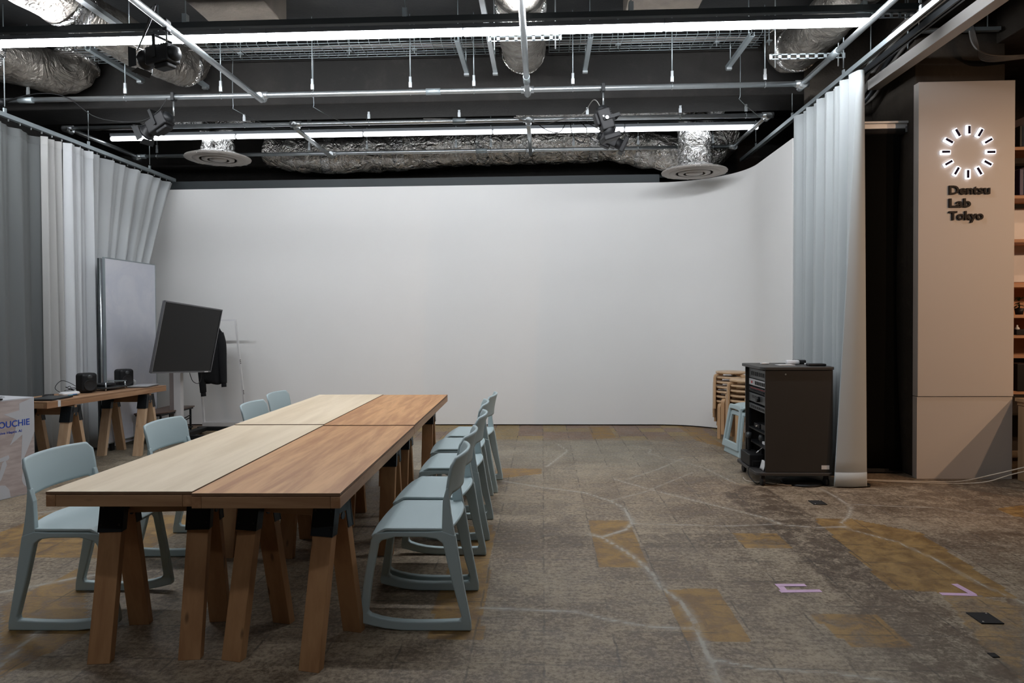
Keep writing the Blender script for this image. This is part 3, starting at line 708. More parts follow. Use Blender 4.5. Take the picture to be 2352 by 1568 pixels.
# ---------------------------------------------------------------- standing boards, TV, rack, cart
t=thing('whiteboard','large smudged whiteboard standing upright in front of the left curtain','whiteboard',(-4.70,7.62,0))
build('writing_surface',MB().box((.0,0,1.09),(.012,.95,2.0)),MT['board'],t)
for s in(-1,1): build('side_frame',MB().box((-.004,s*.479,1.09),(.026,.012,2.02)),MT['steel_dull'],t,bevel=.002)
for s in(-1,1): build('edge_frame',MB().box((-.004,0,1.09+s*1.004),(.026,.96,.012)),MT['steel_dull'],t,bevel=.002)
for s in(-1,1): build('foot',MB().box((-.01,s*.38,.04),(.03,.05,.08)),MT['blackmatte'],t)
for k,(xx,mm,lb) in enumerate([(-4.738,'steel','narrow silver edged board standing directly behind the whiteboard'),(-4.772,'dark_steel_sheet','dark edged board at the back of the stack behind the whiteboard')]):
    t=thing('partition_board',lb,'board',(xx,7.62+.02*k,0),0,'boards stacked behind the whiteboard')
    build('panel',MB().box((0,0,1.06),(.014,.96,2.05)),MT['board'],t)
    for s in(-1,1): build('edge_strip',MB().cyl((0,s*.485,.0),(0,s*.485,2.09),.011,10),MT[mm],t)
# TV
TVM=Matrix.Translation((-4.028,7.622,1.204))@Matrix.Rotation(1.54,4,'Z')@Matrix.Rotation(.175,4,'X')@Matrix.Rotation(.063,4,'Y')
t=thing('television','large black television tilted on a wheeled stand before the white wall','television',(-4.20,7.98,0))
TI=Matrix.Translation((4.20,-7.98,0))@TVM
build('back_case',MB().box((.004,.018,0),(1.225,.028,.776),TI),MT['bezel'],t,bevel=.006)
build('display_panel',MB().box((0,.003,.004),(1.215,.008,.748),TI),MT['screen'],t)
bz=MB()
for s in(-1,1): bz.box((s*.6135,.0,0),(.013,.014,.78),TI); bz.box((0,.0,s*.383),(1.24,.014,.014),TI)
build('bezel',bz,MT['bezel'],t)
build('sensor_tab',MB().box((.50,-.004,-.383),(.08,.012,.012),TI),MT['white'],t)
build('column',MB().box((-.115,-.08,.52),(.085,.07,.95)),MT['standwhite'],t,bevel=.004)
build('column_cover',MB().box((-.183,-.08,.52),(.05,.066,.95)),MT['standtaupe'],t,bevel=.002)
build('mount_plate',MB().box((.1,.10,0),(.4,.10,.3),TI).bar((-.115,-.08,.93),tuple(TI@Vector((.1,.1,0))),.08,.06),MT['black_metal'],t)
bs=MB(); bs.box((.12,-.25,.06),(.5,.06,.05)).box((.12,.40,.06),(.5,.06,.05)).box((-.05,.07,.06),(.10,.60,.05)); build('base_frame',bs,MT['black_metal'],t,bevel=.004)
for x in(-.1,.34):
    for y in(-.25,.40): build('caster',MB().cyl((x-.012,y,.022),(x+.012,y,.022),.022,12),MT['black'],t)
build('power_cable',MB().tube(spline([(.02,-.08,.80),(.04,-.05,.70),(.06,.03,.66),(.07,.09,.70),(.06,.13,.82)],6),.004,6),MT['black'],t)
tag(build('floor_bar',MB().box((0,0,.025),(.5,.09,.05)),MT['standwhite'],bevel=.01),'low pale bar on the floor in front of the television stand','floor bar'); bpy.data.objects['floor_bar'].location=(-3.78,8.06,0); bpy.data.objects['floor_bar'].rotation_euler=(0,0,-.1)
# coat rack + jacket
t=thing('coat_rack','slim white metal coat rack leaning by the white wall','coat rack',(0,0,0))
FR=MT['white']
for (a,bb) in [((-3.945,8.62,1.42),(-3.935,8.88,.02)),((-4.47,8.62,1.42),(-4.505,8.88,.02))]:
    build('post',MB().bar(a,bb,.022,.022,(0,1,0)),FR,t)
    A=Vector(a);B=Vector(bb)
    for q in (.37,.385,.40,.66,.675,.69): p=A.lerp(B,q); build('adjustment_hole',MB().box((p.x+.011,p.y-.006,p.z),(.006,.016,.010)),MT['black'],t)
build('top_bar',MB().bar((-4.48,8.62,1.42),(-3.935,8.62,1.42),.022,.022),FR,t)
build('base_bar',MB().box((-4.2,8.88,.035),(.62,.10,.07)),MT['standwhite'],t,bevel=.003)
t=thing('jacket','black zip jacket hanging from the white coat rack','jacket',(-4.225,8.56,0),.0); t.scale=(.84,1,1)
def torso(u,v):
    a=u*2*PI; prof=[(0,.155,.07),(.1,.165,.085),(.5,.17,.09),(.8,.165,.08),(.93,.12,.06),(1,.05,.045)]
    for (v0,w0,d0),(v1,w1,d1) in zip(prof,prof[1:]):
        if v<=v1+1e-6:
            k=(v-v0)/(v1-v0); wx=w0+(w1-w0)*k; wy=d0+(d1-d0)*k; break
    r=1+.06*math.sin(a*5+v*6)+.03*math.sin(a*11)
    return (wx*math.cos(a)*r,wy*math.sin(a)*r,.62+.72*v+ .02*math.sin(a*2))
b=MB().sheet(torso,36,16); build('body',b,MT['hoodie'],t,solid=.006)
for s,dx,zz in((1,.03,.62),(-1,.05,.50)):
    P=spline([(s*.11,0,1.24),(s*.165,-.02,1.10),(s*.175+dx*.4,-.04,.85),(s*.17+dx,-.05,zz)],6)
    N=len(P); build('sleeve',MB().tube([tuple(p) for p in P],[.065-.022*i/N for i in range(N)],14),MT['hoodie'],t)
    q=P[-1]; build('cuff',MB().cyl((q.x,q.y,q.z),(q.x+dx*.1,q.y-.002,q.z-.05),.036,12),MT['hoodie'],t)
build('hood',MB().sheet(lambda u,v:(.075*math.cos(u*2*PI)*(1-.4*v),.06*math.sin(u*2*PI)-.02,1.28+.08*v),20,5),MT['hoodie'],t,solid=.01)
build('hanger',MB().tube(spline([(-.15,0,1.27),(0,0,1.35),(.15,0,1.27)],6),.006,6).tube([(0,0,1.35),(0,.02,1.40),(0,.04,1.435),(0,.055,1.425)],.003,6),MT['black'],t)
# low cart behind the side table
t=thing('low_cart','low brown topped cart on casters behind the side table','cart',(-4.48,7.95,0),0)
build('cart_top',MB().prism([(-.17,-.40),(.04,-.42),(.15,-.25),(.15,.35),(-.17,.35)],.345,.36),MT['darkwood'],t,bevel=.003)
fr=MB().box((-.01,-.03,.335),(.30,.72,.018)); build('top_frame',fr,MT['black_metal'],t)
for x in(-.14,.12):
    for y in(-.36,.30): build('leg',MB().box((x,y,.20),(.018,.018,.27)),MT['black_metal'],t); build('caster',MB().cyl((x-.012,y,.03),(x+.012,y,.03),.03,12),MT['black'],t)
build('lower_shelf',MB().box((-.01,-.03,.10),(.30,.70,.018)),MT['black_metal'],t)
build('strut',MB().bar((.12,-.36,.12),(.12,.30,.22),.01,.01).bar((.12,-.36,.15),(.12,.30,.25),.01,.01),MT['black_metal'],t)

# ---------------------------------------------------------------- equipment rack
t=thing('equipment_rack','black wheeled equipment cabinet with open left front beside the right curtain','cabinet',(1.79,5.74,0))
W,D=.61,.59
def rrect(x0,y0,x1,y1,r,n=5):
    out=[]
    for cx,cy,a0 in((x1-r,y0+r,-PI/2),(x1-r,y1-r,0),(x0+r,y1-r,PI/2),(x0+r,y0+r,PI)):
        for k in range(n+1): a=a0+PI/2*k/n; out.append((cx+r*math.cos(a),cy+r*math.sin(a)))
    return out
build('top_board',MB().prism(rrect(0.02,-.01,W+.015,D,.05),.965,.99),MT['rack_top'],t,bevel=.004)
build('base_board',MB().prism(rrect(-.02,-.01,W+.01,D+.01,.05),.088,.113),MT['rack_top'],t,bevel=.004)
build('side_panel',MB().box(((W+.05)/2,.012,.54),(W-.06,.018,.85)),MT['rack'],t,bevel=.002)
build('side_panel',MB().box(((W+.05)/2,D-.03,.54),(W-.06,.018,.85)),MT['rack'],t,bevel=.002)
build('back_panel',MB().box((W-.01,D/2-.01,.54),(.012,D-.06,.85)),MT['blackmatte'],t)
build('lock',MB().cyl((.22,.004,.93),(.22,-.001,.93),.007,12),MT['steel_dull'],t)
build('rating_label',MB().box((.545,.0022,.158),(.065,.0012,.033)),MT['paper'],t)
for y in(.03,D-.05): build('rack_post',MB().box((.09,y,.54),(.02,.02,.84)),MT['black_metal'],t)
for x in(.04,W-.05):
    for y in(.03,D-.04):
        c_=build('caster',MB().cyl((x-.014,y,.034),(x+.014,y,.034),.034,16).box((x,y,.07),(.03,.03,.035)),MT['black'],t)
GE='equipment mounted in the black cabinet'
def unit(name,label,z,h,mt,details,cat):
    u=thing(name,label,cat,(1.79+.075,5.74+.035,z),0,GE); build('chassis',MB().box((.19,.245,h/2),(.36,.48,h-.004)),MT['eqgrey'],u,bevel=.002)
    build('faceplate',MB().box((.006,.245,h/2),(.008,.485,h-.004)),MT[mt],u,bevel=.001); details(u,h); return u
def det_power(u,h):
    build('power_switch',MB().box((0,.40,h/2),(.008,.02,.02)),MT['red'],u)
    for k in range(6): build('socket',MB().box((.0005,.07+.045*k,h/2),(.006,.028,h*.5)),MT['black'],u)
def det_mixer(u,h):
    b=MB()
    for k in range(14): b.cyl((.003,.05+.029*k,h*.35),(-.016,.05+.029*k,h*.35),.006,8)
    build('knobs',b,MT['black'],u)['kind']='stuff'
    b=MB()
    for k in range(14): b.box((.001,.05+.029*k,h*.75),(.004,.008,.006))
    build('indicator_lamps',b,MT['red'],u)
def det_amp(u,h):
    build('volume_knob',MB().cyl((.003,.20,h*.5),(-.025,.20,h*.5),.024,16),MT['black'],u); build('display',MB().box((.0005,.34,h*.6),(.004,.1,h*.3)),MT['black'],u)
def det_vent(u,h):
    for k in range(8): build('vent_slot',MB().box((.0005,.06+.05*k,h*.5),(.004,.03,h*.4)),MT['black'],u)
unit('patch_panel','dark grey blank unit at the top of the equipment cabinet',.865,.088,'eqgrey',det_vent,'rack unit')
unit('power_distributor','white faced power unit in the upper part of the cabinet',.80,.06,'eqwhite',det_power,'rack unit')
unit('audio_mixer','black mixer with red lamps and knobs below the white power unit',.742,.05,'black',det_mixer,'rack unit')
unit('amplifier','dark amplifier with a large round knob in the cabinet',.655,.08,'eqgrey',det_amp,'rack unit')
unit('drawer_unit','plain dark unit at mid height of the cabinet',.59,.05,'eqgrey',det_vent,'rack unit')
RX,RY=1.79,5.74
for k,z in enumerate((.42,.30)):
    o=build('rack_shelf',MB().box((.27,.27,z),(.40,.48,.012)),MT['black_metal'],t)
t2=thing('video_converter','small black box with a green lamp on the upper cabinet shelf','electronic box',(RX+.10,RY+.10,.427)); build('case',MB().box((.08,.08,.028),(.16,.16,.05)),MT['black'],t2,bevel=.003); build('lamp',MB().box((-.001,.04,.03),(.003,.012,.01)),MT['green'],t2)
t2=thing('wireless_receiver','small black receiver behind the video converter on the upper cabinet shelf','receiver',(RX+.10,RY+.30,.427)); build('case',MB().box((.07,.08,.02),(.14,.15,.036)),MT['black'],t2,bevel=.003); build('connector',MB().cyl((0,.05,.02),(-.015,.05,.02),.007,8),MT['cream_cable'],t2)
tag(build('white_box',MB().box((0,0,.013),(.05,.10,.024)),MT['white'],bevel=.004),'small white box on the lower shelf of the cabinet','box'); bpy.data.objects['white_box'].location=(RX+.13,RY+.20,.3065)
def micro(label,x,y):
    m=thing('microphone',label,'microphone',(x,y,.175),0,'microphones standing in the cabinet charger')
    build('body',MB().lathe([(0,0),(.011,0),(.013,.05),(.017,.15),(.017,.155)],16),MT['black'],m); build('grille',MB().lathe([(.017,.155),(.025,.165),(.027,.185),(.022,.205),(0,.212)],16),MT['eqgrey'],m)
micro('black microphone nearer the open front of the cabinet base',RX+.045,RY+.42); micro('black microphone deeper inside the cabinet base',RX+.11,RY+.27)
t2=thing('microphone_charger','black block shaped charger on the base board at the front of the cabinet','charger',(RX,RY,.1145)); build('case',MB().box((.05,.35,.055),(.12,.27,.10)).box((.06,.35,.03),(.10,.29,.05)),MT['black'],t2,bevel=.006)
tag(build('white_leaflet',MB().sheet(lambda u,v:(RX+.05+.02*v,RY+.04+.10*u,.115+.075*v+.008*math.sin(u*3)),6,4),MT['paper'],solid=.001),'curled white leaflet leaning inside the cabinet base','leaflet')
tag(build('audio_cable',MB().tube(spline([(RX+.30,RY+.10,.36),(RX+.16,RY+.10,.33),(RX+.08,RY+.13,.30),(RX+.05,RY+.16,.265)],5),.002,6).cyl((RX+.05,RY+.16,.265),(RX+.035,RY+.175,.245),.005,8),MT['rail_white']),'thin cable with a silver plug dangling inside the cabinet','cable')
def floorcable(nm,label,pts,r,mt): 
    tag(build(nm,MB().tube(spline(pts,8),r,6),mt),label,'cable')
floorcable('power_cable','black cord drooping from the cabinet base to the floor',[(RX+.06,RY+.18,.118),(RX-.03,RY+.17,.12),(RX-.04,RY+.13,.06),(RX+.0,RY+.06,.006),(RX+.06,RY+.12,.006),(RX+.12,RY+.04,.006),(RX+.3,RY+.14,.006)],.004,MT['black'])
floorcable('loose_cable','cream cord lying on the floor under the equipment cabinet',[(RX-.04,RY+.3,.005),(RX-.04,RY+.16,.005),(RX+.12,RY+.10,.005),(RX+.22,RY+.02,.005),(RX+.38,RY+.05,.005),(RX+.56,RY+.16,.005)],.004,MT['cream_cable'])
tag(build('floor_plate',MB().lathe([(0,0),(.17,0),(.17,.012),(.15,.018),(0,.018)],32,Matrix.Translation((2.19,5.87,0))),MT['black_metal']),'round black base plate on the floor below the equipment cabinet','base plate')
tag(build('stand_base',MB().lathe([(0,0),(.09,0),(.09,.012),(.07,.018),(0,.018)],32,Matrix.Translation((2.63,5.80,0))),MT['black_metal']),'small round black base peeking out behind the curtain hem','base plate')
# items on top
tp=.991
GI='small devices on top of the equipment cabinet'
def it(nm,label,loc,dim,mt,rz=0,bev=.004,cat='device'):
    o=tag(build(nm,MB().box((0,0,dim[2]/2),dim),MT[mt],bevel=bev),label,cat,GI); o.location=loc; o.rotation_euler=(0,0,rz); return o
it('white_remote','thin white remote at the left end of the cabinet top',(1.96,6.12,tp),(.07,.035,.014),'white',.1)
it('white_notepad','flat white paper lying in the middle of the cabinet top',(2.09,5.98,tp),(.14,.09,.004),'paper',.1,.001,'paper')
it('white_camera','bulky white device standing on the cabinet top',(2.18,6.06,tp),(.11,.06,.038),'white',-.1,.012)
it('black_camera','black device lying behind the white device on the cabinet top',(2.27,6.16,tp),(.12,.07,.035),'black',-.4,.01)
it('small_card_reader','small pale box between the black devices on the cabinet top',(2.30,6.02,tp),(.06,.03,.014),'paper',.1)
it('black_tray','flat black tray at the right end of the cabinet top',(2.31,5.88,tp),(.14,.10,.02),'black',-.05,.008,'tray')

# ---------------------------------------------------------------- stools
def stool(label,loc,rz,group):
    t=thing('stool',label,'stool',loc,rz,group); R=.176
    build('seat',MB().lathe([(0,.415),(.165,.415),(.172,.418),(R,.427),(.172,.438),(.165,.44),(0,.44)],40),MT['bentseat'],t)
    for k in range(3):
        a=2*PI*k/3; M_=Matrix.Rotation(a,4,'Z'); r0=R+.016
        P=spline([(.10,0,.402),(.15,0,.402),(r0-.012,0,.396),(r0,0,.37),(r0+.002,0,.33),(r0+.006,0,.0)],5)
        b=MB(); vs=[];fs=[];n=len(P)
        for i,p in enumerate(P):
            q=P[min(i+1,n-1)]-P[max(i-1,0)]; q.normalize(); nr=Vector((-q.z,0,q.x)); hw=.024-.003*i/n; th=.0115
            for sy,sn in((-1,-1),(1,-1),(1,1),(-1,1)): 
                pp=p+nr*sn*th; vs.append((pp.x,sy*hw,max(0,pp.z)))
        for i in range(n-1):
            for k2 in range(4): fs.append((i*4+k2,i*4+(k2+1)%4,(i+1)*4+(k2+1)%4,(i+1)*4+k2))
        fs+=[(3,2,1,0),tuple((n-1)*4+x for x in range(4))]
        b.add(vs,fs,False,M_); build('leg',b,MT['bent'],t,bevel=.002)
    return t
words=['lowest','second lowest','third','fourth','fifth','sixth','topmost']
s0=None
for (cx,cy,n,nm,g) in ((2.22,8.15,7,'taller','bentwood stools in the taller stack'),(2.26,7.70,6,'shorter','bentwood stools in the shorter stack')):
    for k in range(n):
        wd=words[k] if k<n-1 else 'topmost'
        lb='%s round wooden stool in the %s stack beside the black cabinet'%(wd,nm)
        loc=(cx,cy,k*.0565); rz=1.62+.26*k+(.25 if n==6 else 0)
        if s0 is None: s0=stool(lb,loc,rz,g)
        else: dup(s0,loc,rz,lb,g)
def bluestool(label,loc,rz):
    t=thing('plastic_stool',label,'stool',loc,rz,'pale blue plastic stools stacked by the cabinet')
    build('seat',MB().sheet(lambda u,v:((u-.5)*.30*1,(v-.5)*.28,.455-.05*abs(u*2-1)**3-.02*abs(v*2-1)**4),14,14),MT['blue'],t,solid=.016)
    for s in(-1,1):
        o_=[(-.20,0),(.20,0),(.185,.10),(.15,.42),(.13,.445),(-.13,.445),(-.15,.42),(-.185,.10)]; i_=[(-.155,.07),(.155,.07),(.15,.11),(.118,.38),(.11,.40),(-.11,.40),(-.118,.38),(-.15,.11)]
        k=.07; m=Matrix(((0,0,1,0),(1,0,0,0),(0,1,0,0),(0,0,0,1)))
        b=MB(); tmp=MB().ring(o_,i_,-.012,.012,m)
        for p in tmp.v: p.x+= s*(.195-.062*(p.z/.445))
        b.v=tmp.v;b.f=tmp.f;b.sm=tmp.sm
        build('side_frame',b,MT['blue'],t,bevel=.005)
    return t
bluestool('lower pale blue plastic stool half hidden by the black cabinet',(2.14,7.13,0),.12)
bluestool('upper pale blue plastic stool stacked on the lower blue one',(2.125,7.15,.062),.12)

# ---------------------------------------------------------------- sign column, blind, counter, shelf
t=thing('sign_panel','tall pale panel with round light ring and black lettering on the right','sign panel',(3.625,6.02,0))
build('upper_board',MB().box((0,.04,2.06),(.80,.08,2.69)),MT['signpaint'],t,bevel=.002)
build('lower_board',MB().box((0,.045,.355),(.80,.07,.71)),MT['signpaint'],t,bevel=.002)
SM=Matrix(((1,0,0,0),(0,0,-1,0),(0,1,0,0),(0,0,0,1)))
for s,w_,z,cap in (('Dentsu',.340,2.445,.072),('Lab',.18,2.335,.072),('Tokyo',.285,2.227,.072)):
    mm=SM.copy(); mm.translation=Vector((-.150,-.008,z)); text_obj(s,mm,w_,cap,.008,.027,'lettering',MT['signink'],t)
RC=(0.005,2.80)
for k in range(12):
    a=2*PI*k/12; R=.187; cx=RC[0]+R*math.sin(a); cz=RC[1]+R*math.cos(a)
    mm=Matrix.Translation((cx,0,cz))@Matrix.Rotation(a,4,'Y')
    o=build('light_bar',MB().box((0,-.010,0),(.034,.018,.080),mm),MT['glowwhite'],t)
    f_=build('bar_face',MB().box((.004,-.021,.0),(.019,.006,.066),mm),MT['barface'],o); f_['label']='dark face of the light bar'
# roller blind
t=thing('roller_blind','tall black roller blind hanging between the curtain and the sign panel','blind',(0,0,0))
build('cassette',MB().box((3.0,6.24,3.09),(.46,.06,.05)).box((3.0,6.20,3.118),(.46,.02,.02)),MT['rail_white'],t,bevel=.003)
build('roller',MB().cyl((2.79,6.235,3.045),(3.21,6.235,3.045),.028,16),MT['blackmatte'],t)
build('fabric',MB().sheet(lambda u,v:(2.80+.40*u-(.05*math.sin(PI*min(1,v*1.0)) if 1 else 0)*u,6.235+.02*math.sin(u*5+v*2),.03+2.99*v),24,12),MT['blind'],t,solid=.002)
build('bottom_bar',MB().box((3.0,6.235,.03),(.42,.02,.03)),MT['blackmatte'],t)
build('end_cap',MB().box((3.222,6.235,3.06),(.015,.05,.05)),MT['steel'],t)
# counter
t=thing('plywood_counter','knotty plywood counter at the right edge beside the sign panel','counter',(4.04,5.0,0))
build('carcass',MB().box((.6,.5,.32),(1.18,1.0,.64)),MT['plywood'],t,bevel=.003)
build('worktop',MB().box((.6,.5,.69),(1.22,1.02,.03)),MT['plywood'],t,bevel=.002)
build('apron',MB().box((.6,.5,.658),(1.19,1.005,.03)),MT['plywood'],t,bevel=.002)
# shelf
t=thing('bookshelf','open orange brown wooden bookshelf at the right edge of the room','bookshelf',(4.30,6.45,0))
ZS=[.70,1.215,1.40,1.68,2.09,2.49,2.93]
for z in ZS: build('shelf_board',MB().box((.6,.16,z),(1.6,.32,.03)),MT['shelfwood'],t,bevel=.002)
for x in(-.2,1.4): build('upright',MB().box((x,.16,1.85),(.024,.30,3.5)),MT['shelfwood'],t)
build('back_board',MB().box((.6,.325,1.5),(1.6,.01,1.0)),MT['shelfwood'],t)
build('lit_back_panel',MB().box((.6,.315,2.08),(1.58,.008,.70)),MT['white'],t)
def si(nm,label,x,z,dim,mt,cat,y=6.5):
    o=tag(build(nm,MB().box((0,0,dim[2]/2),dim),MT[mt],bevel=.004),label,cat,'things on the right bookshelf'); o.location=(4.30+x,y+.04,z+.016); return o
si('white_crate','pale box on the top board of the right bookshelf',.26,2.93,(.34,.2,.27),'white','box')
si('dark_folder','dark grey folder standing at the end of the top shelf board',.065,2.93,(.02,.18,.19),'dark_steel_sheet','folder')
si('navy_book','navy book standing on the upper shelf of the bookshelf',.08,2.49,(.035,.16,.24),'navy','book')
si('picture_frame','narrow white frame standing next to the navy book',.125,2.49,(.012,.16,.26),'white','frame')
si('black_box','black box on the low shelf of the bookshelf',.12,.95,(.16,.2,.25),'black','box'); bpy.data.objects['black_box'].location.z=.716
si('black_case','flat black case on the shelf under the bottles',.14,1.215,(.22,.2,.05),'black','case')
t2=thing('potted_plant','small dark green plant on the shelf of the bookshelf','plant',(4.42,6.54,1.416)); 
build('pot',MB().lathe([(0,0),(.03,0),(.04,.06),(.036,.06),(0,.05)],16),MT['black'],t2)
lf=MB(); r_=random.Random(4)
for k in range(60):
    a=r_.uniform(0,6.3);q=r_.uniform(.01,.07);z=.06+r_.uniform(0,.1); c_=Vector((q*math.cos(a),q*math.sin(a),z)); d=Vector((math.cos(a),math.sin(a),r_.uniform(-.5,.5))).normalized()*.03; s_=Vector((-math.sin(a),math.cos(a),0))*.012
    lf.add([c_-d,c_+s_,c_+d,c_-s_],[(0,1,2,3)])
build('foliage',lf,MT['green'],t2)
for k,(x,mt,lb) in enumerate(((.075,'white','small white bottle near the plant on the bookshelf'),(.20,'cyan','small cyan bottle near the plant on the bookshelf'))):
    o=tag(build('bottle',MB().lathe([(0,0),(.02,0),(.02,.06),(.008,.075),(.008,.09),(0,.09)],14),MT[mt]),lb,'bottle','bottles on the right bookshelf'); o.location=(4.30+x,6.50,1.231)
# white cable across the floor to the counter
floorcable('white_extension_cord','cream extension cord running from the blind along the floor up to the counter',[(2.70,5.98,.006),(3.0,5.93,.006),(3.26,5.90,.006),(3.5,5.86,.02),(3.72,5.72,.12),(3.9,5.45,.26),(4.10,4.95,.42)],.006,MT['cream_cable'])
floorcable('white_extension_cord','second thinner cream cord lying low along the bottom of the sign panel',[(2.70,5.95,.006),(3.1,5.87,.006),(3.45,5.83,.008),(3.62,5.72,.05),(3.75,5.55,.16),(3.95,5.2,.33),(4.12,4.93,.42)],.005,MT['cream_cable'])
# floor outlets and tape
GO='dark floor outlet covers'
for nm,cx,cy,lb in (('floor_outlet',2.065,5.22,'small black floor outlet cover in front of the equipment cabinet'),('floor_outlet',2.027,3.213,'dark floor outlet cover near the lower right corner')):
    t=thing(nm,lb,'floor outlet',(cx,cy,0),0,GO); build('cover_plate',MB().box((0,0,.003),(.10,.115,.005)),MT['blackmatte'],t,bevel=.001)
    for s in(-1,1): build('screw',MB().cyl((s*.035,s*.045,.005),(s*.035,s*.045,.0075),.004,8),MT['steel'],t)
o=tag(build('floor_plug',MB().box((0,0,.002),(.03,.035,.004)),MT['blackmatte'],bevel=.001),'tiny dark square plug in the floor at the lower right','floor plug'); o.location=(1.84,2.86,0)
def tape(label,segs):
    b=MB()
    for i,(x0,y0,x1,y1) in enumerate(segs): b.bar((x0,y0,.0012+.0006*i),(x1,y1,.0012+.0006*i),.034,.0006)
    tag(build('floor_tape',b,MT['pinktape']),label,'tape','pink tape marks on the floor')
tape('pink tape mark shaped like a bracket on the floor right of centre',[(1.20,3.505,1.41,3.52),(1.225,3.49,1.225,3.60),(1.205,3.585,1.36,3.59)])
tape('pink tape mark shaped like an arrow corner on the floor near the right',[(1.99,3.497,2.16,3.49),(2.15,3.49,2.135,3.63)])

# ---------------------------------------------------------------- ceiling: pipes
PZ=3.58; PR=.0243
def pipe(label,p0,p1,joints=(),cat='pipe',mt='steel'):
    t=thing('scaffold_pipe',label,cat,(0,0,0),0,'steel pipe grid below the ceiling')
    build('tube',MB().cyl(p0,p1,PR,16),MT[mt],t)
    a=Vector(p0);b_=Vector(p1);d=(b_-a).normalized()
    for j in joints:
        p=a+d*j; build('coupler',MB().cyl(p-d*.07,p+d*.07,PR+.006,16),MT['steel_dull'],t)
    return t
pipe('long steel pipe running across the ceiling in front of the concrete beam',(-6,6.52,PZ),(2.44,6.52,PZ),(.95,4.97,))
pipe('steel pipe across the ceiling just behind the concrete beam edge',(-5.3,7.49,PZ),(2.44,7.49,PZ),(1.0,4.4,))
pipe('farthest steel pipe across the ceiling below the silver duct',(-5.32,8.80,PZ),(2.44,8.80,PZ),(.05,4.55,))
pipe('steel pipe running from the front into the left of the grid',(-2.70,.5,PZ-.05),(-2.70,6.52,PZ-.05))
pipe('steel pipe running from the front into the middle of the grid',(-.13,.5,PZ-.05),(-.13,6.52,PZ-.05),(5.6,))
pipe('steel pipe running from the front into the right corner of the grid',(2.43,.5,PZ),(2.43,6.54,PZ),(5.3,))
pipe('short steel pipe at the far left joining the two rear pipes',(-5.32,7.49,PZ),(-5.32,8.80,PZ))
pipe('short left steel pipe joining the two rear pipes',(-2.72,7.49,PZ-.05),(-2.72,8.80,PZ-.05))
pipe('short middle steel pipe joining the two rear pipes',(-.14,7.49,PZ-.05),(-.14,8.80,PZ-.05))
pipe('short steel pipe at the far right joining the two rear pipes',(2.43,7.49,PZ),(2.43,8.80,PZ))
# elbows/tees as clamps
for i,(x,y,w_) in enumerate([(2.43,6.52,'right end of the long front pipe'),(-2.70,6.52,'left junction of the front pipe'),(-.13,6.52,'middle junction of the front pipe'),(2.43,7.49,'right end of the second cross pipe'),(-2.72,7.49,'left junction of the second cross pipe'),(-.14,7.49,'middle junction of the second cross pipe'),
   (-5.32,7.49,'left end of the second cross pipe'),(-5.32,8.80,'left end of the farthest pipe'),(2.43,8.80,'right end of the farthest pipe'),(-2.72,8.8,'left junction of the farthest pipe'),(-.14,8.8,'middle junction of the farthest pipe')]):
    b=MB().cyl((x-.06,y,PZ),(x+.06,y,PZ),PR+.008,16).cyl((x,y-.06,PZ-.02),(x,y+.06,PZ-.02),PR+.008,16)
    tag(build('pipe_clamp',b,MT['steel']),'galvanised clamp at the '+w_,'clamp','clamps of the pipe grid')
# suspension rods
def rod(label,x,y,z0,z1,group,first=[None]):
    key=(round(z0,2),round(z1,2))
    if key in ROD: return dup(ROD[key],(x,y,z0),0,label,group)
    t=thing('suspension_rod',label,'rod',(x,y,z0),0,group)
    build('threaded_rod',MB().cyl((0,0,.06),(0,0,z1-z0),.0055,6),MT['steel_dull'],t)
    build('pipe_hanger',MB().box((0,0,.075),(.022,.018,.06)).box((0,0,.03),(.03,.012,.05)),MT['steel'],t)
    build('hanger_ring',MB().tube([(0,(PR+.003)*math.cos(a),-.04+(PR+.003)*math.sin(a)) for a in np.linspace(0,2*PI,14)[:-1]],.003,5,closed=True),MT['steel'],t)
    ROD[key]=t; return t
ROD={}
for x in (-5.03,-4.05,-3.1,-2.2,-1.25,-.64,.3,1.23,2.09): rod('thin threaded rod holding the long front ceiling pipe',x,6.52,3.62,SLAB,'rods of the front pipe')
for x in (-4.2,-3.3,-1.9,-.9,.5,1.5,2.2): rod('thin threaded rod holding the second cross pipe below the beam',x,7.49,3.62,3.71,'rods of the second pipe')
for x in (-5.05,-3.02,-2.26,-1.1,-.65,.41,1.23,2.17): rod('thin threaded rod holding the farthest ceiling pipe',x,8.80,3.62,SLAB,'rods of the farthest pipe')
for y in (2.5,): rod('thin threaded rod holding the left pipe running from the front',-2.70,y,3.57,3.96,'rods of the left front pipe')
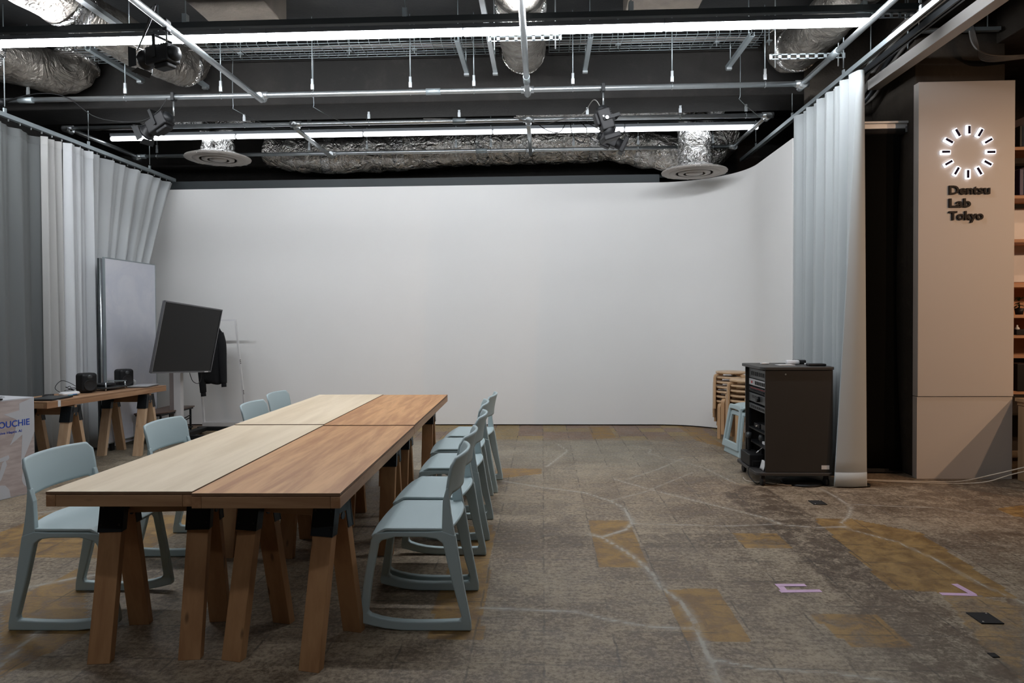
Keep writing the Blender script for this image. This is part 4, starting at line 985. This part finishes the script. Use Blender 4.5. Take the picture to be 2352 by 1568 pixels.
# ---------------------------------------------------------------- LED tubes
L0=1.56
def led(label,x,y,z,group,mk='tube'):
    t=thing('tube_light',label,'ceiling light',(x,y,z),0,group)
    build('light_tube',MB().cyl((.012,0,0),(L0-.012,0,0),.026,12),MT[mk],t)
    build('housing',MB().box((L0/2,0,.045),(L0-.004,.05,.035)),MT['housing'],t)
    for xx in(.006,L0-.006): build('end_cap',MB().cyl((xx-.006,0,0),(xx+.006,0,0),.024,12),MT['white'],t)
    return t
l0=None
pos=['at the right end','second from the right end','third from the right end','fourth from the right end','fifth from the right end','sixth from the right end']
for (y,xe,n,rowname) in ((5.36,2.51,5,'nearer visible light row'),(8.16,2.54,5,'farther light row'),(1.3,2.4,5,None),(-1.2,2.4,5,None)):
    for k in range(n):
        lb='white tube light of the %s, %s'%(rowname,pos[k]) if rowname else 'glowing tube light of a row nearer the camera'
        g='tube lights of the '+(rowname or 'front rows'); loc=(xe-L0*(k+1),y,3.64)
        mk='tube' if y>5 and y<6 else ('tube_back' if y>6 else 'tube_front')
        if k==0: l0=led(lb,*loc,g,mk)
        else: dup(l0,loc,0,lb,g)
    t=thing('mounting_channel','dark steel channel carrying the '+(rowname or ('light row %s the camera'%('just in front of' if y>0 else 'behind'))),'channel',(0,y,3.72))
    x0=xe-L0*n-.1; x1=xe+.35
    build('strut',MB().box(((x0+x1)/2,0,.03),(x1-x0,.045,.045)),MT['dark_steel_sheet'],t)
    for k in range(5):
        xx=x0+.8+k*(x1-x0-1.2)/4; build('channel_hanger',MB().box((xx,0,.085),(.035,.05,.07)).cyl((xx,0,.1),(xx,0,SLAB-3.72),.006,6),MT['steel_dull'],t)
# ---------------------------------------------------------------- cable tray
t=thing('cable_tray','wide wire mesh cable tray running across under the ceiling','cable tray',(0,0,0))
ty0,ty1,tz=6.56,6.92,4.08
bm=MB()
for x0,x1 in((-4.58,-3.86),(-3.36,-.42),(.08,2.15)):
    for k in range(7): y=ty0+(ty1-ty0)*k/6; bm.cyl((x0,y,tz),(x1,y,tz),.0035,5)
    for y in(ty0,ty1):
        for z in(tz+.035,tz+.07): bm.cyl((x0,y,z),(x1,y,z),.0035,5)
build('long_wires',bm,MT['steel_dull'],t)
bm=MB()
for x0,x1 in((-4.58,-3.86),(-3.36,-.42),(.08,2.15)):
    x=x0
    while x<x1: bm.tube([(x,ty0,tz+.075),(x,ty0,tz),(x,ty1,tz),(x,ty1,tz+.075)],.003,5); x+=.10
    build('cross_wires',bm,MT['steel_dull'],t); bm=MB()
for x in(-4.5,-3.9,-3.0,-1.9,-1.25,.75,1.7,2.2): build('tray_hanger',MB().cyl((x,6.74,tz-.05),(x,6.74,SLAB),.005,6).box((x,6.74,tz-.01),(.05,.05,.008)),MT['steel_dull'],t)
bm=MB()
for k in range(4): bm.tube(spline([(-4.8+1.6*i,6.66+.05*k+.02*math.sin(i*2+k),tz+.012+.006*k) for i in range(5)]+[(2.1,6.7+.04*k,tz+.012)],4),.006,5)
tag(build('tray_cables',bm,MT['pipegrey']),'grey cables lying along inside the wire cable tray','cables')
# channels parallel to depth
def chan(label,x,y0,y1,z,mt='steel_dull',w=.04):
    t=thing('strut_channel',label,'channel',(x,y0,z),0,'galvanised struts below the slab')
    L=y1-y0
    b=MB().box((0,L/2,-.018),(w,L,.003)).box((-w/2,L/2,0),(.003,L,.038)).box((w/2,L/2,0),(.003,L,.038)); build('profile',b,MT[mt],t)
    build('hanger',MB().cyl((0,.1,0),(0,.1,SLAB-z),.005,6).cyl((0,L-.1,0),(0,L-.1,SLAB-z),.005,6),MT['steel_dull'],t)
    build('fixing_plate',MB().box((.0,L-.05,-.03),(.05,.04,.02)),MT['steel'],t)
chan('galvanised strut running back just left of the central duct',-.46,3.4,6.95,3.90,'steel')
chan('short strut left of the central duct under the mesh tray',-.75,6.10,6.95,3.90)
chan('short strut right of the central duct under the mesh tray',.44,6.10,6.95,3.90)
chan('slanting short strut near the right end of the mesh tray',1.86,6.15,6.95,3.90)
chan('long strut running back across the top left corner',-3.56,3.4,5.9,3.90,'steel',.06)
chan('strut below the left ducts',-4.1,6.05,6.9,3.88)
chan('strut passing behind the left theatre spotlight',-3.53,6.1,7.12,3.88)
def slotted(label,x0,x1,y,z):
    t=thing('slotted_bracket',label,'bracket',(0,0,0),0,'slotted support bars'); n=8; w=(x1-x0)/n
    b=MB()
    for k in range(n+1): b.box((x0+k*w,y,z),(w*.35,.003,.045))
    b.box(((x0+x1)/2,y,z+.019),(x1-x0,.003,.009)).box(((x0+x1)/2,y,z-.019),(x1-x0,.003,.009)).box(((x0+x1)/2,y+.02,z+.022),(x1-x0,.04,.003))
    build('perforated_bar',b,MT['steel_dull'],t)
    for x in(x0+.04,x1-.04): build('drop_rod',MB().cyl((x,y+.01,z-.09),(x,y+.01,SLAB),.006,6),MT['steel'],t)
slotted('white slotted bar crossing under the central silver duct',-.43,.16,5.74,3.745)
slotted('white slotted bar crossing under the right silver duct',2.0,2.62,6.08,3.67)
slotted('slotted bar at the right end of the nearer light row',2.44,2.95,5.42,3.72)
# ---------------------------------------------------------------- ducts
def duct(name,label,path,r,mt='foil',n=28,seg=14,amp=.06,group='silver insulated ducts',bands=()):
    t=thing(name,label,'duct',(0,0,0),0,group)
    P=spline(path,seg); b=MB(); b.tube([tuple(p) for p in P],r,n)
    for i,v_ in enumerate(b.v):
        d=mn.noise(v_*5)*amp+mn.noise(v_*14)*amp*.45
        c_=P[min(i//n,len(P)-1)]; b.v[i]=v_+(v_-c_).normalized()*d*r*2
    build('foil_sleeve',b,MT[mt],t)
    N=len(P)
    for q in bands:
        i=int(q*(N-1)); j=min(i+2,N-1)
        if i==j: i-=2
        bb=MB(); A,B=P[i],P[j]; pts=[A.lerp(B,k/3) for k in range(4)]; bb.tube(pts,r*1.05,n)
        for i2,v_ in enumerate(bb.v):
            c_=pts[min(i2//n,3)]; bb.v[i2]=v_+(v_-c_).normalized()*(mn.noise(v_*9)*.05)*r
        build('tape_band',bb,MT['foil'],t)
    return t
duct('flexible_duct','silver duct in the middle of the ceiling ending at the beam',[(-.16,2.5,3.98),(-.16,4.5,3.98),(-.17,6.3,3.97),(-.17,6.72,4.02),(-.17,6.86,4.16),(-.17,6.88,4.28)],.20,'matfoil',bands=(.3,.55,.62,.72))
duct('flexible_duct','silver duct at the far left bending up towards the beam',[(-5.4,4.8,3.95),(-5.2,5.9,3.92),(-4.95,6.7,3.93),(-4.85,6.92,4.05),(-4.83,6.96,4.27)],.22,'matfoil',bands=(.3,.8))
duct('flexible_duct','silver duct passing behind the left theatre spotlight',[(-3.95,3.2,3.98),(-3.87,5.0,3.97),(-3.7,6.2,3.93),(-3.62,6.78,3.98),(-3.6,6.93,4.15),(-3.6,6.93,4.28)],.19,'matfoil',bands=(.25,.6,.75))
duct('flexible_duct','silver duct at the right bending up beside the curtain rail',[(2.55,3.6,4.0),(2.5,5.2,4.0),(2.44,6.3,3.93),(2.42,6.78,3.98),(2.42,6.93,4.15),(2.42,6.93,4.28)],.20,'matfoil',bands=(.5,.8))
dp=[(-3.7,9.17,3.72),(-3.1,9.16,3.64),(-2.2,9.16,3.64),(-1.1,9.17,3.70),(0,9.15,3.72),(.9,9.14,3.72),(1.3,9.1,3.64),(1.75,9.0,3.54),(2.2,9.08,3.58),(2.45,9.1,3.85)]
duct('long_duct','long crinkled silver duct running along above the white wall',dp,.225,'net',n=32,seg=14,amp=.09,bands=(.14,.25,.36,.42,.52,.60,.66,.82))
duct('upper_duct','shorter silver duct behind the farther light row at the right',[(-.3,8.55,4.08),(.2,8.5,4.06),(.8,8.5,4.04),(1.5,8.42,4.04),(2.2,8.5,4.02)],.17,'foil',bands=(.3,.6))
duct('upper_duct','silver duct over the left air outlet behind the light row',[(-5.0,8.4,4.05),(-4.3,8.4,4.04),(-3.6,8.45,4.03)],.18,'foil',bands=(.4,))
def diffuser(label,x,y,z,top):
    t=thing('air_diffuser',label,'air diffuser',(x,y,z),0,'round ceiling air diffusers')
    b=MB(); b.tube([(0,0,h) for h in np.linspace(.06,top-z,10)],.185,28)
    for i,v_ in enumerate(b.v): b.v[i]=v_+Vector((v_.x,v_.y,0))*(.22*mn.noise(Vector((v_.x+x,v_.y,v_.z))*9)+.1*mn.noise(Vector((v_.x,v_.y+x,v_.z))*25))
    build('foil_neck',b,MT['foil'],t)
    b=MB().lathe([(.18,.10),(.24,.07),(.37,.025),(.385,.0)],40)
    for i,v_ in enumerate(b.v): b.v[i]=v_+Vector((0,0,.018*mn.noise(v_*20+Vector((x,0,0)))))
    build('foil_skirt',b,MT['foil'],t)
    build('rim',MB().lathe([(.30,.0),(.385,.0),(.39,.012),(.385,.02)],48),MT['diff'],t)
    for r0,r1,z0 in((.22,.30,-.005),(.13,.19,-.012),(.0,.10,-.018)):
        build('louvre_ring',MB().lathe([(r0,z0),(r1,z0+.004),(r1,z0+.03),(max(r0,.001),z0+.012)],48),MT['diff'],t)
    build('throat',MB().lathe([(0,.028),(.36,.028)],32),MT['diffdark'],t)
MT['diff']=mat('diffuser_paint',(.40,.37,.34),.6,var=.05); MT['diffdark']=mat('diffuser_shadow_gap',(.05,.045,.04),.8)
diffuser('round white air diffuser hanging at the left below the farther light row',-4.02,8.36,3.42,3.9)
diffuser('round white air diffuser hanging at the right in front of the white wall',1.84,8.36,3.16,3.9)
# ---------------------------------------------------------------- theatre spotlights
def lantern(label,loc,rot,L=.24,r=.065,group='black theatre spotlights',hang=None,doors=True):
    # local: beam along +X
    t=thing('theatre_spotlight',label,'spotlight',loc,0,group); t.rotation_euler=rot
    build('body',MB().box((0,0,0),(L,r*2,r*2.1)).box((-L*.1,0,-r*1.3),(L*.6,r*1.5,r*.6)),MT['black'],t,bevel=.014,seg=3)
    X=Matrix.Translation((L/2,0,0))@Matrix.Rotation(PI/2,4,'Y')
    build('lens_barrel',MB().lathe([(r*.9,-.02),(r*.95,.0),(r*.95,.05),(r*1.15,.05),(r*1.15,.07),(r*.8,.07),(r*.75,.04),(0,.035)],24,X),MT['black'],t)
    X=Matrix.Translation((-L/2,0,0))@Matrix.Rotation(-PI/2,4,'Y'); build('rear_cap',MB().lathe([(r*.9,0),(r*.85,.02),(r*.5,.035),(0,.04)],20,X),MT['black_metal'],t)
    b=MB()
    for k in range(7): b.box((-L*.4+L*.11*k,0,r*1.06),(.006,r*1.6,.012))
    build('cooling_fins',b,MT['black_metal'],t)
    build('yoke',MB().box((0,r+.012,.05),(.03,.006,.16)).box((0,-r-.012,.05),(.03,.006,.16)).box((0,0,.13),(.03,2*r+.03,.006)),MT['black_metal'],t)
    build('yoke_knob',MB().cyl((0,-r-.03,0),(0,-r-.01,0),.016,12),MT['steel'],t)
    build('rating_sticker',MB().box((-.02,-r-.0008,-.02),(.03,.0015,.014)),MT['paper'],t)
    if doors:
        x0=L/2+.07; a=.55
        for k in range(4):
            m=Matrix.Rotation(k*PI/2,4,'X')@Matrix.Translation((x0,0,r*1.15))@Matrix.Rotation(-a,4,'Y')
            build('barn_door',MB().prism([(0,-r),(0,r),(.055,r*1.25),(.055,-r*1.25)],-.001,.001,m),MT['black_metal'],t)
    else:
        build('lens_hood',MB().box((L/2+.075,0,0),(.05,r*2.8,r*2.8)),MT['black'],t,bevel=.01)
    return t
def hook(label,x,y,zp,zb):
    t=thing('pipe_hook',label,'clamp',(x,y,zp),0,'hook clamps of the spotlights')
    build('clamp_body',MB().box((0,0,0),(.035,.07,.085)),MT['black_metal'],t,bevel=.008); build('spigot',MB().cyl((0,0,-.04),(0,0,zb-zp),.008,8),MT['steel'],t)
lantern('black spotlight with open barn doors hanging high at the left',(-2.80,4.97,3.36),(0,.02,PI-.35),.23,.062)
hook('black hook clamp above the high left spotlight',-2.70,4.85,3.53,3.42)
lantern('black spotlight pointing down left below the long front pipe',(-3.70,6.50,3.32),(0,.45,PI-.25),.23,.064)
hook('black hook clamp on the long front pipe above the left spotlight',-3.57,6.52,3.58,3.40)
lantern('black spotlight pointing steeply down below the front pipe at the right',(.60,6.52,3.28),(0,1.25,.15),.20,.06,doors=False)
hook('black hook clamp on the long front pipe at the right',.585,6.52,3.58,3.42)
lantern('lower black spotlight with square hood below the farther light row',(.73,7.45,3.34),(0,.45,-.05),.19,.062,doors=False)
tag(build('hanging_pole',MB().cyl((.73,7.47,3.42),(.73,7.49,3.56),.012,8).box((.73,7.49,3.58),(.035,.07,.085)),MT['black_metal']),'black drop pole carrying the lower right spotlight','pole')
lantern('small black spotlight at the left edge on the front pipe',(-5.32,6.45,3.52),(0,.3,PI),.14,.04,doors=False)
# cables on pipes
def ccable(nm,label,pts,r=.005,mt='black'): tag(build(nm,MB().tube(spline(pts,8),r,5),MT[mt]),label,'cable','loose cables at the ceiling')
ccable('drooping_cable','black cable drooping from the front pipe at the left',[(-5.3,6.48,3.55),(-4.9,6.46,3.62),(-4.6,6.46,3.58),(-4.3,6.46,3.38),(-3.9,6.46,3.33),(-3.7,6.46,3.42),(-3.6,6.46,3.55)])
ccable('drooping_cable','black cable hanging in loops beside the high left spotlight',[(-2.72,4.7,3.6),(-2.8,4.75,3.45),(-2.95,4.9,3.38),(-2.85,4.9,3.58),(-2.75,4.8,3.66)])
ccable('grey_cable','grey cable looping from the second pipe to the right spotlight',[(-.3,7.45,3.60),(.0,7.45,3.52),(.25,7.2,3.50),(.4,6.8,3.42),(.5,6.55,3.48),(.57,6.52,3.38)],.005,'pipegrey')
ccable('black_cable_loops','tangle of black cable loops hanging behind the second pipe',[(-.1,7.6,3.62),(.05,7.6,3.50),(.2,7.6,3.47),(.3,7.6,3.6),(.35,7.6,3.42),(.45,7.6,3.35),(.5,7.6,3.5),(.4,7.6,3.6),(.6,7.55,3.5),(.7,7.5,3.38),(.68,7.47,3.25)],.005)
ccable('grey_cable','pale grey cable lying along the farther pipe left of the spotlight',[(-1.3,7.5,3.615),(-.9,7.5,3.60),(-.6,7.5,3.56),(-.3,7.5,3.55),(0,7.5,3.56)],.004,'pipegrey')
for x in(-3.2,-2.35,2.0): ccable('hanging_wire','thin stiff wire hanging in front of the concrete beam, bent at the end',[(x,7.05,4.31),(x,7.0,4.05),(x,7.0,3.66),(x+.02,7.05,3.6),(x+.32,7.3,3.48)],.003,'steel_dull')
# right side conduits
for k,(dx,mt) in enumerate(((0,'pipegrey'),(.07,'pipegrey'),(.14,'rail_dark'),(.19,'pipegrey'))):
    tag(build('conduit',MB().tube(spline([(2.72+dx*.5,6.75,2.9+.1*k),(2.82+dx*.7,6.72,3.2+.05*k),(2.95+dx,6.6,3.5),(3.0+dx,6.3,3.75),(3.02+dx,5.6,3.85),(3.02+dx,3.0,3.87)],8),.022,8),MT[mt]),
        ['leftmost bent grey conduit above the roller blind','second bent grey conduit above the roller blind','dark bent conduit above the roller blind','rightmost bent grey conduit above the roller blind'][k],'conduit','bent conduits above the roller blind')
b=MB()
for k in range(5): b.tube(spline([(3.62,6.0,4.0),(3.64+.01*k,5.98,3.72),(3.75,5.95+.015*k,3.60-.006*k),(4.0,5.95,3.585-.006*k),(4.22,5.95,3.62-.004*k),(4.36,5.97,3.74)],8),.009,6)
tag(build('cable_bundle',b,MT['pipegrey']),'bundle of grey cables sagging below the brown beam at the top right','cables')
tag(build('cable_end',MB().tube(spline([(4.12,5.93,3.57),(4.18,5.93,3.54),(4.22,5.93,3.50),(4.19,5.93,3.42)],6),.006,6),MT['cream_cable']),'loose cream cable end hanging above the sign panel','cable')
for (x0,x1,y,z,lb) in ((2.9,3.88,5.5,3.90,'long thin steel bar crossing the top right corner'),(3.0,3.88,6.0,3.83,'short thin steel bar below the long one at the top right')):
    tag(build('steel_bar',MB().box(((x0+x1)/2,y,z),(x1-x0,.04,.03)).cyl((x0+.1,y,z),(x0+.1,y,SLAB),.005,6).cyl((x1-.1,y,z),(x1-.1,y,SLAB),.005,6),MT['steel_dull']),lb,'bar')
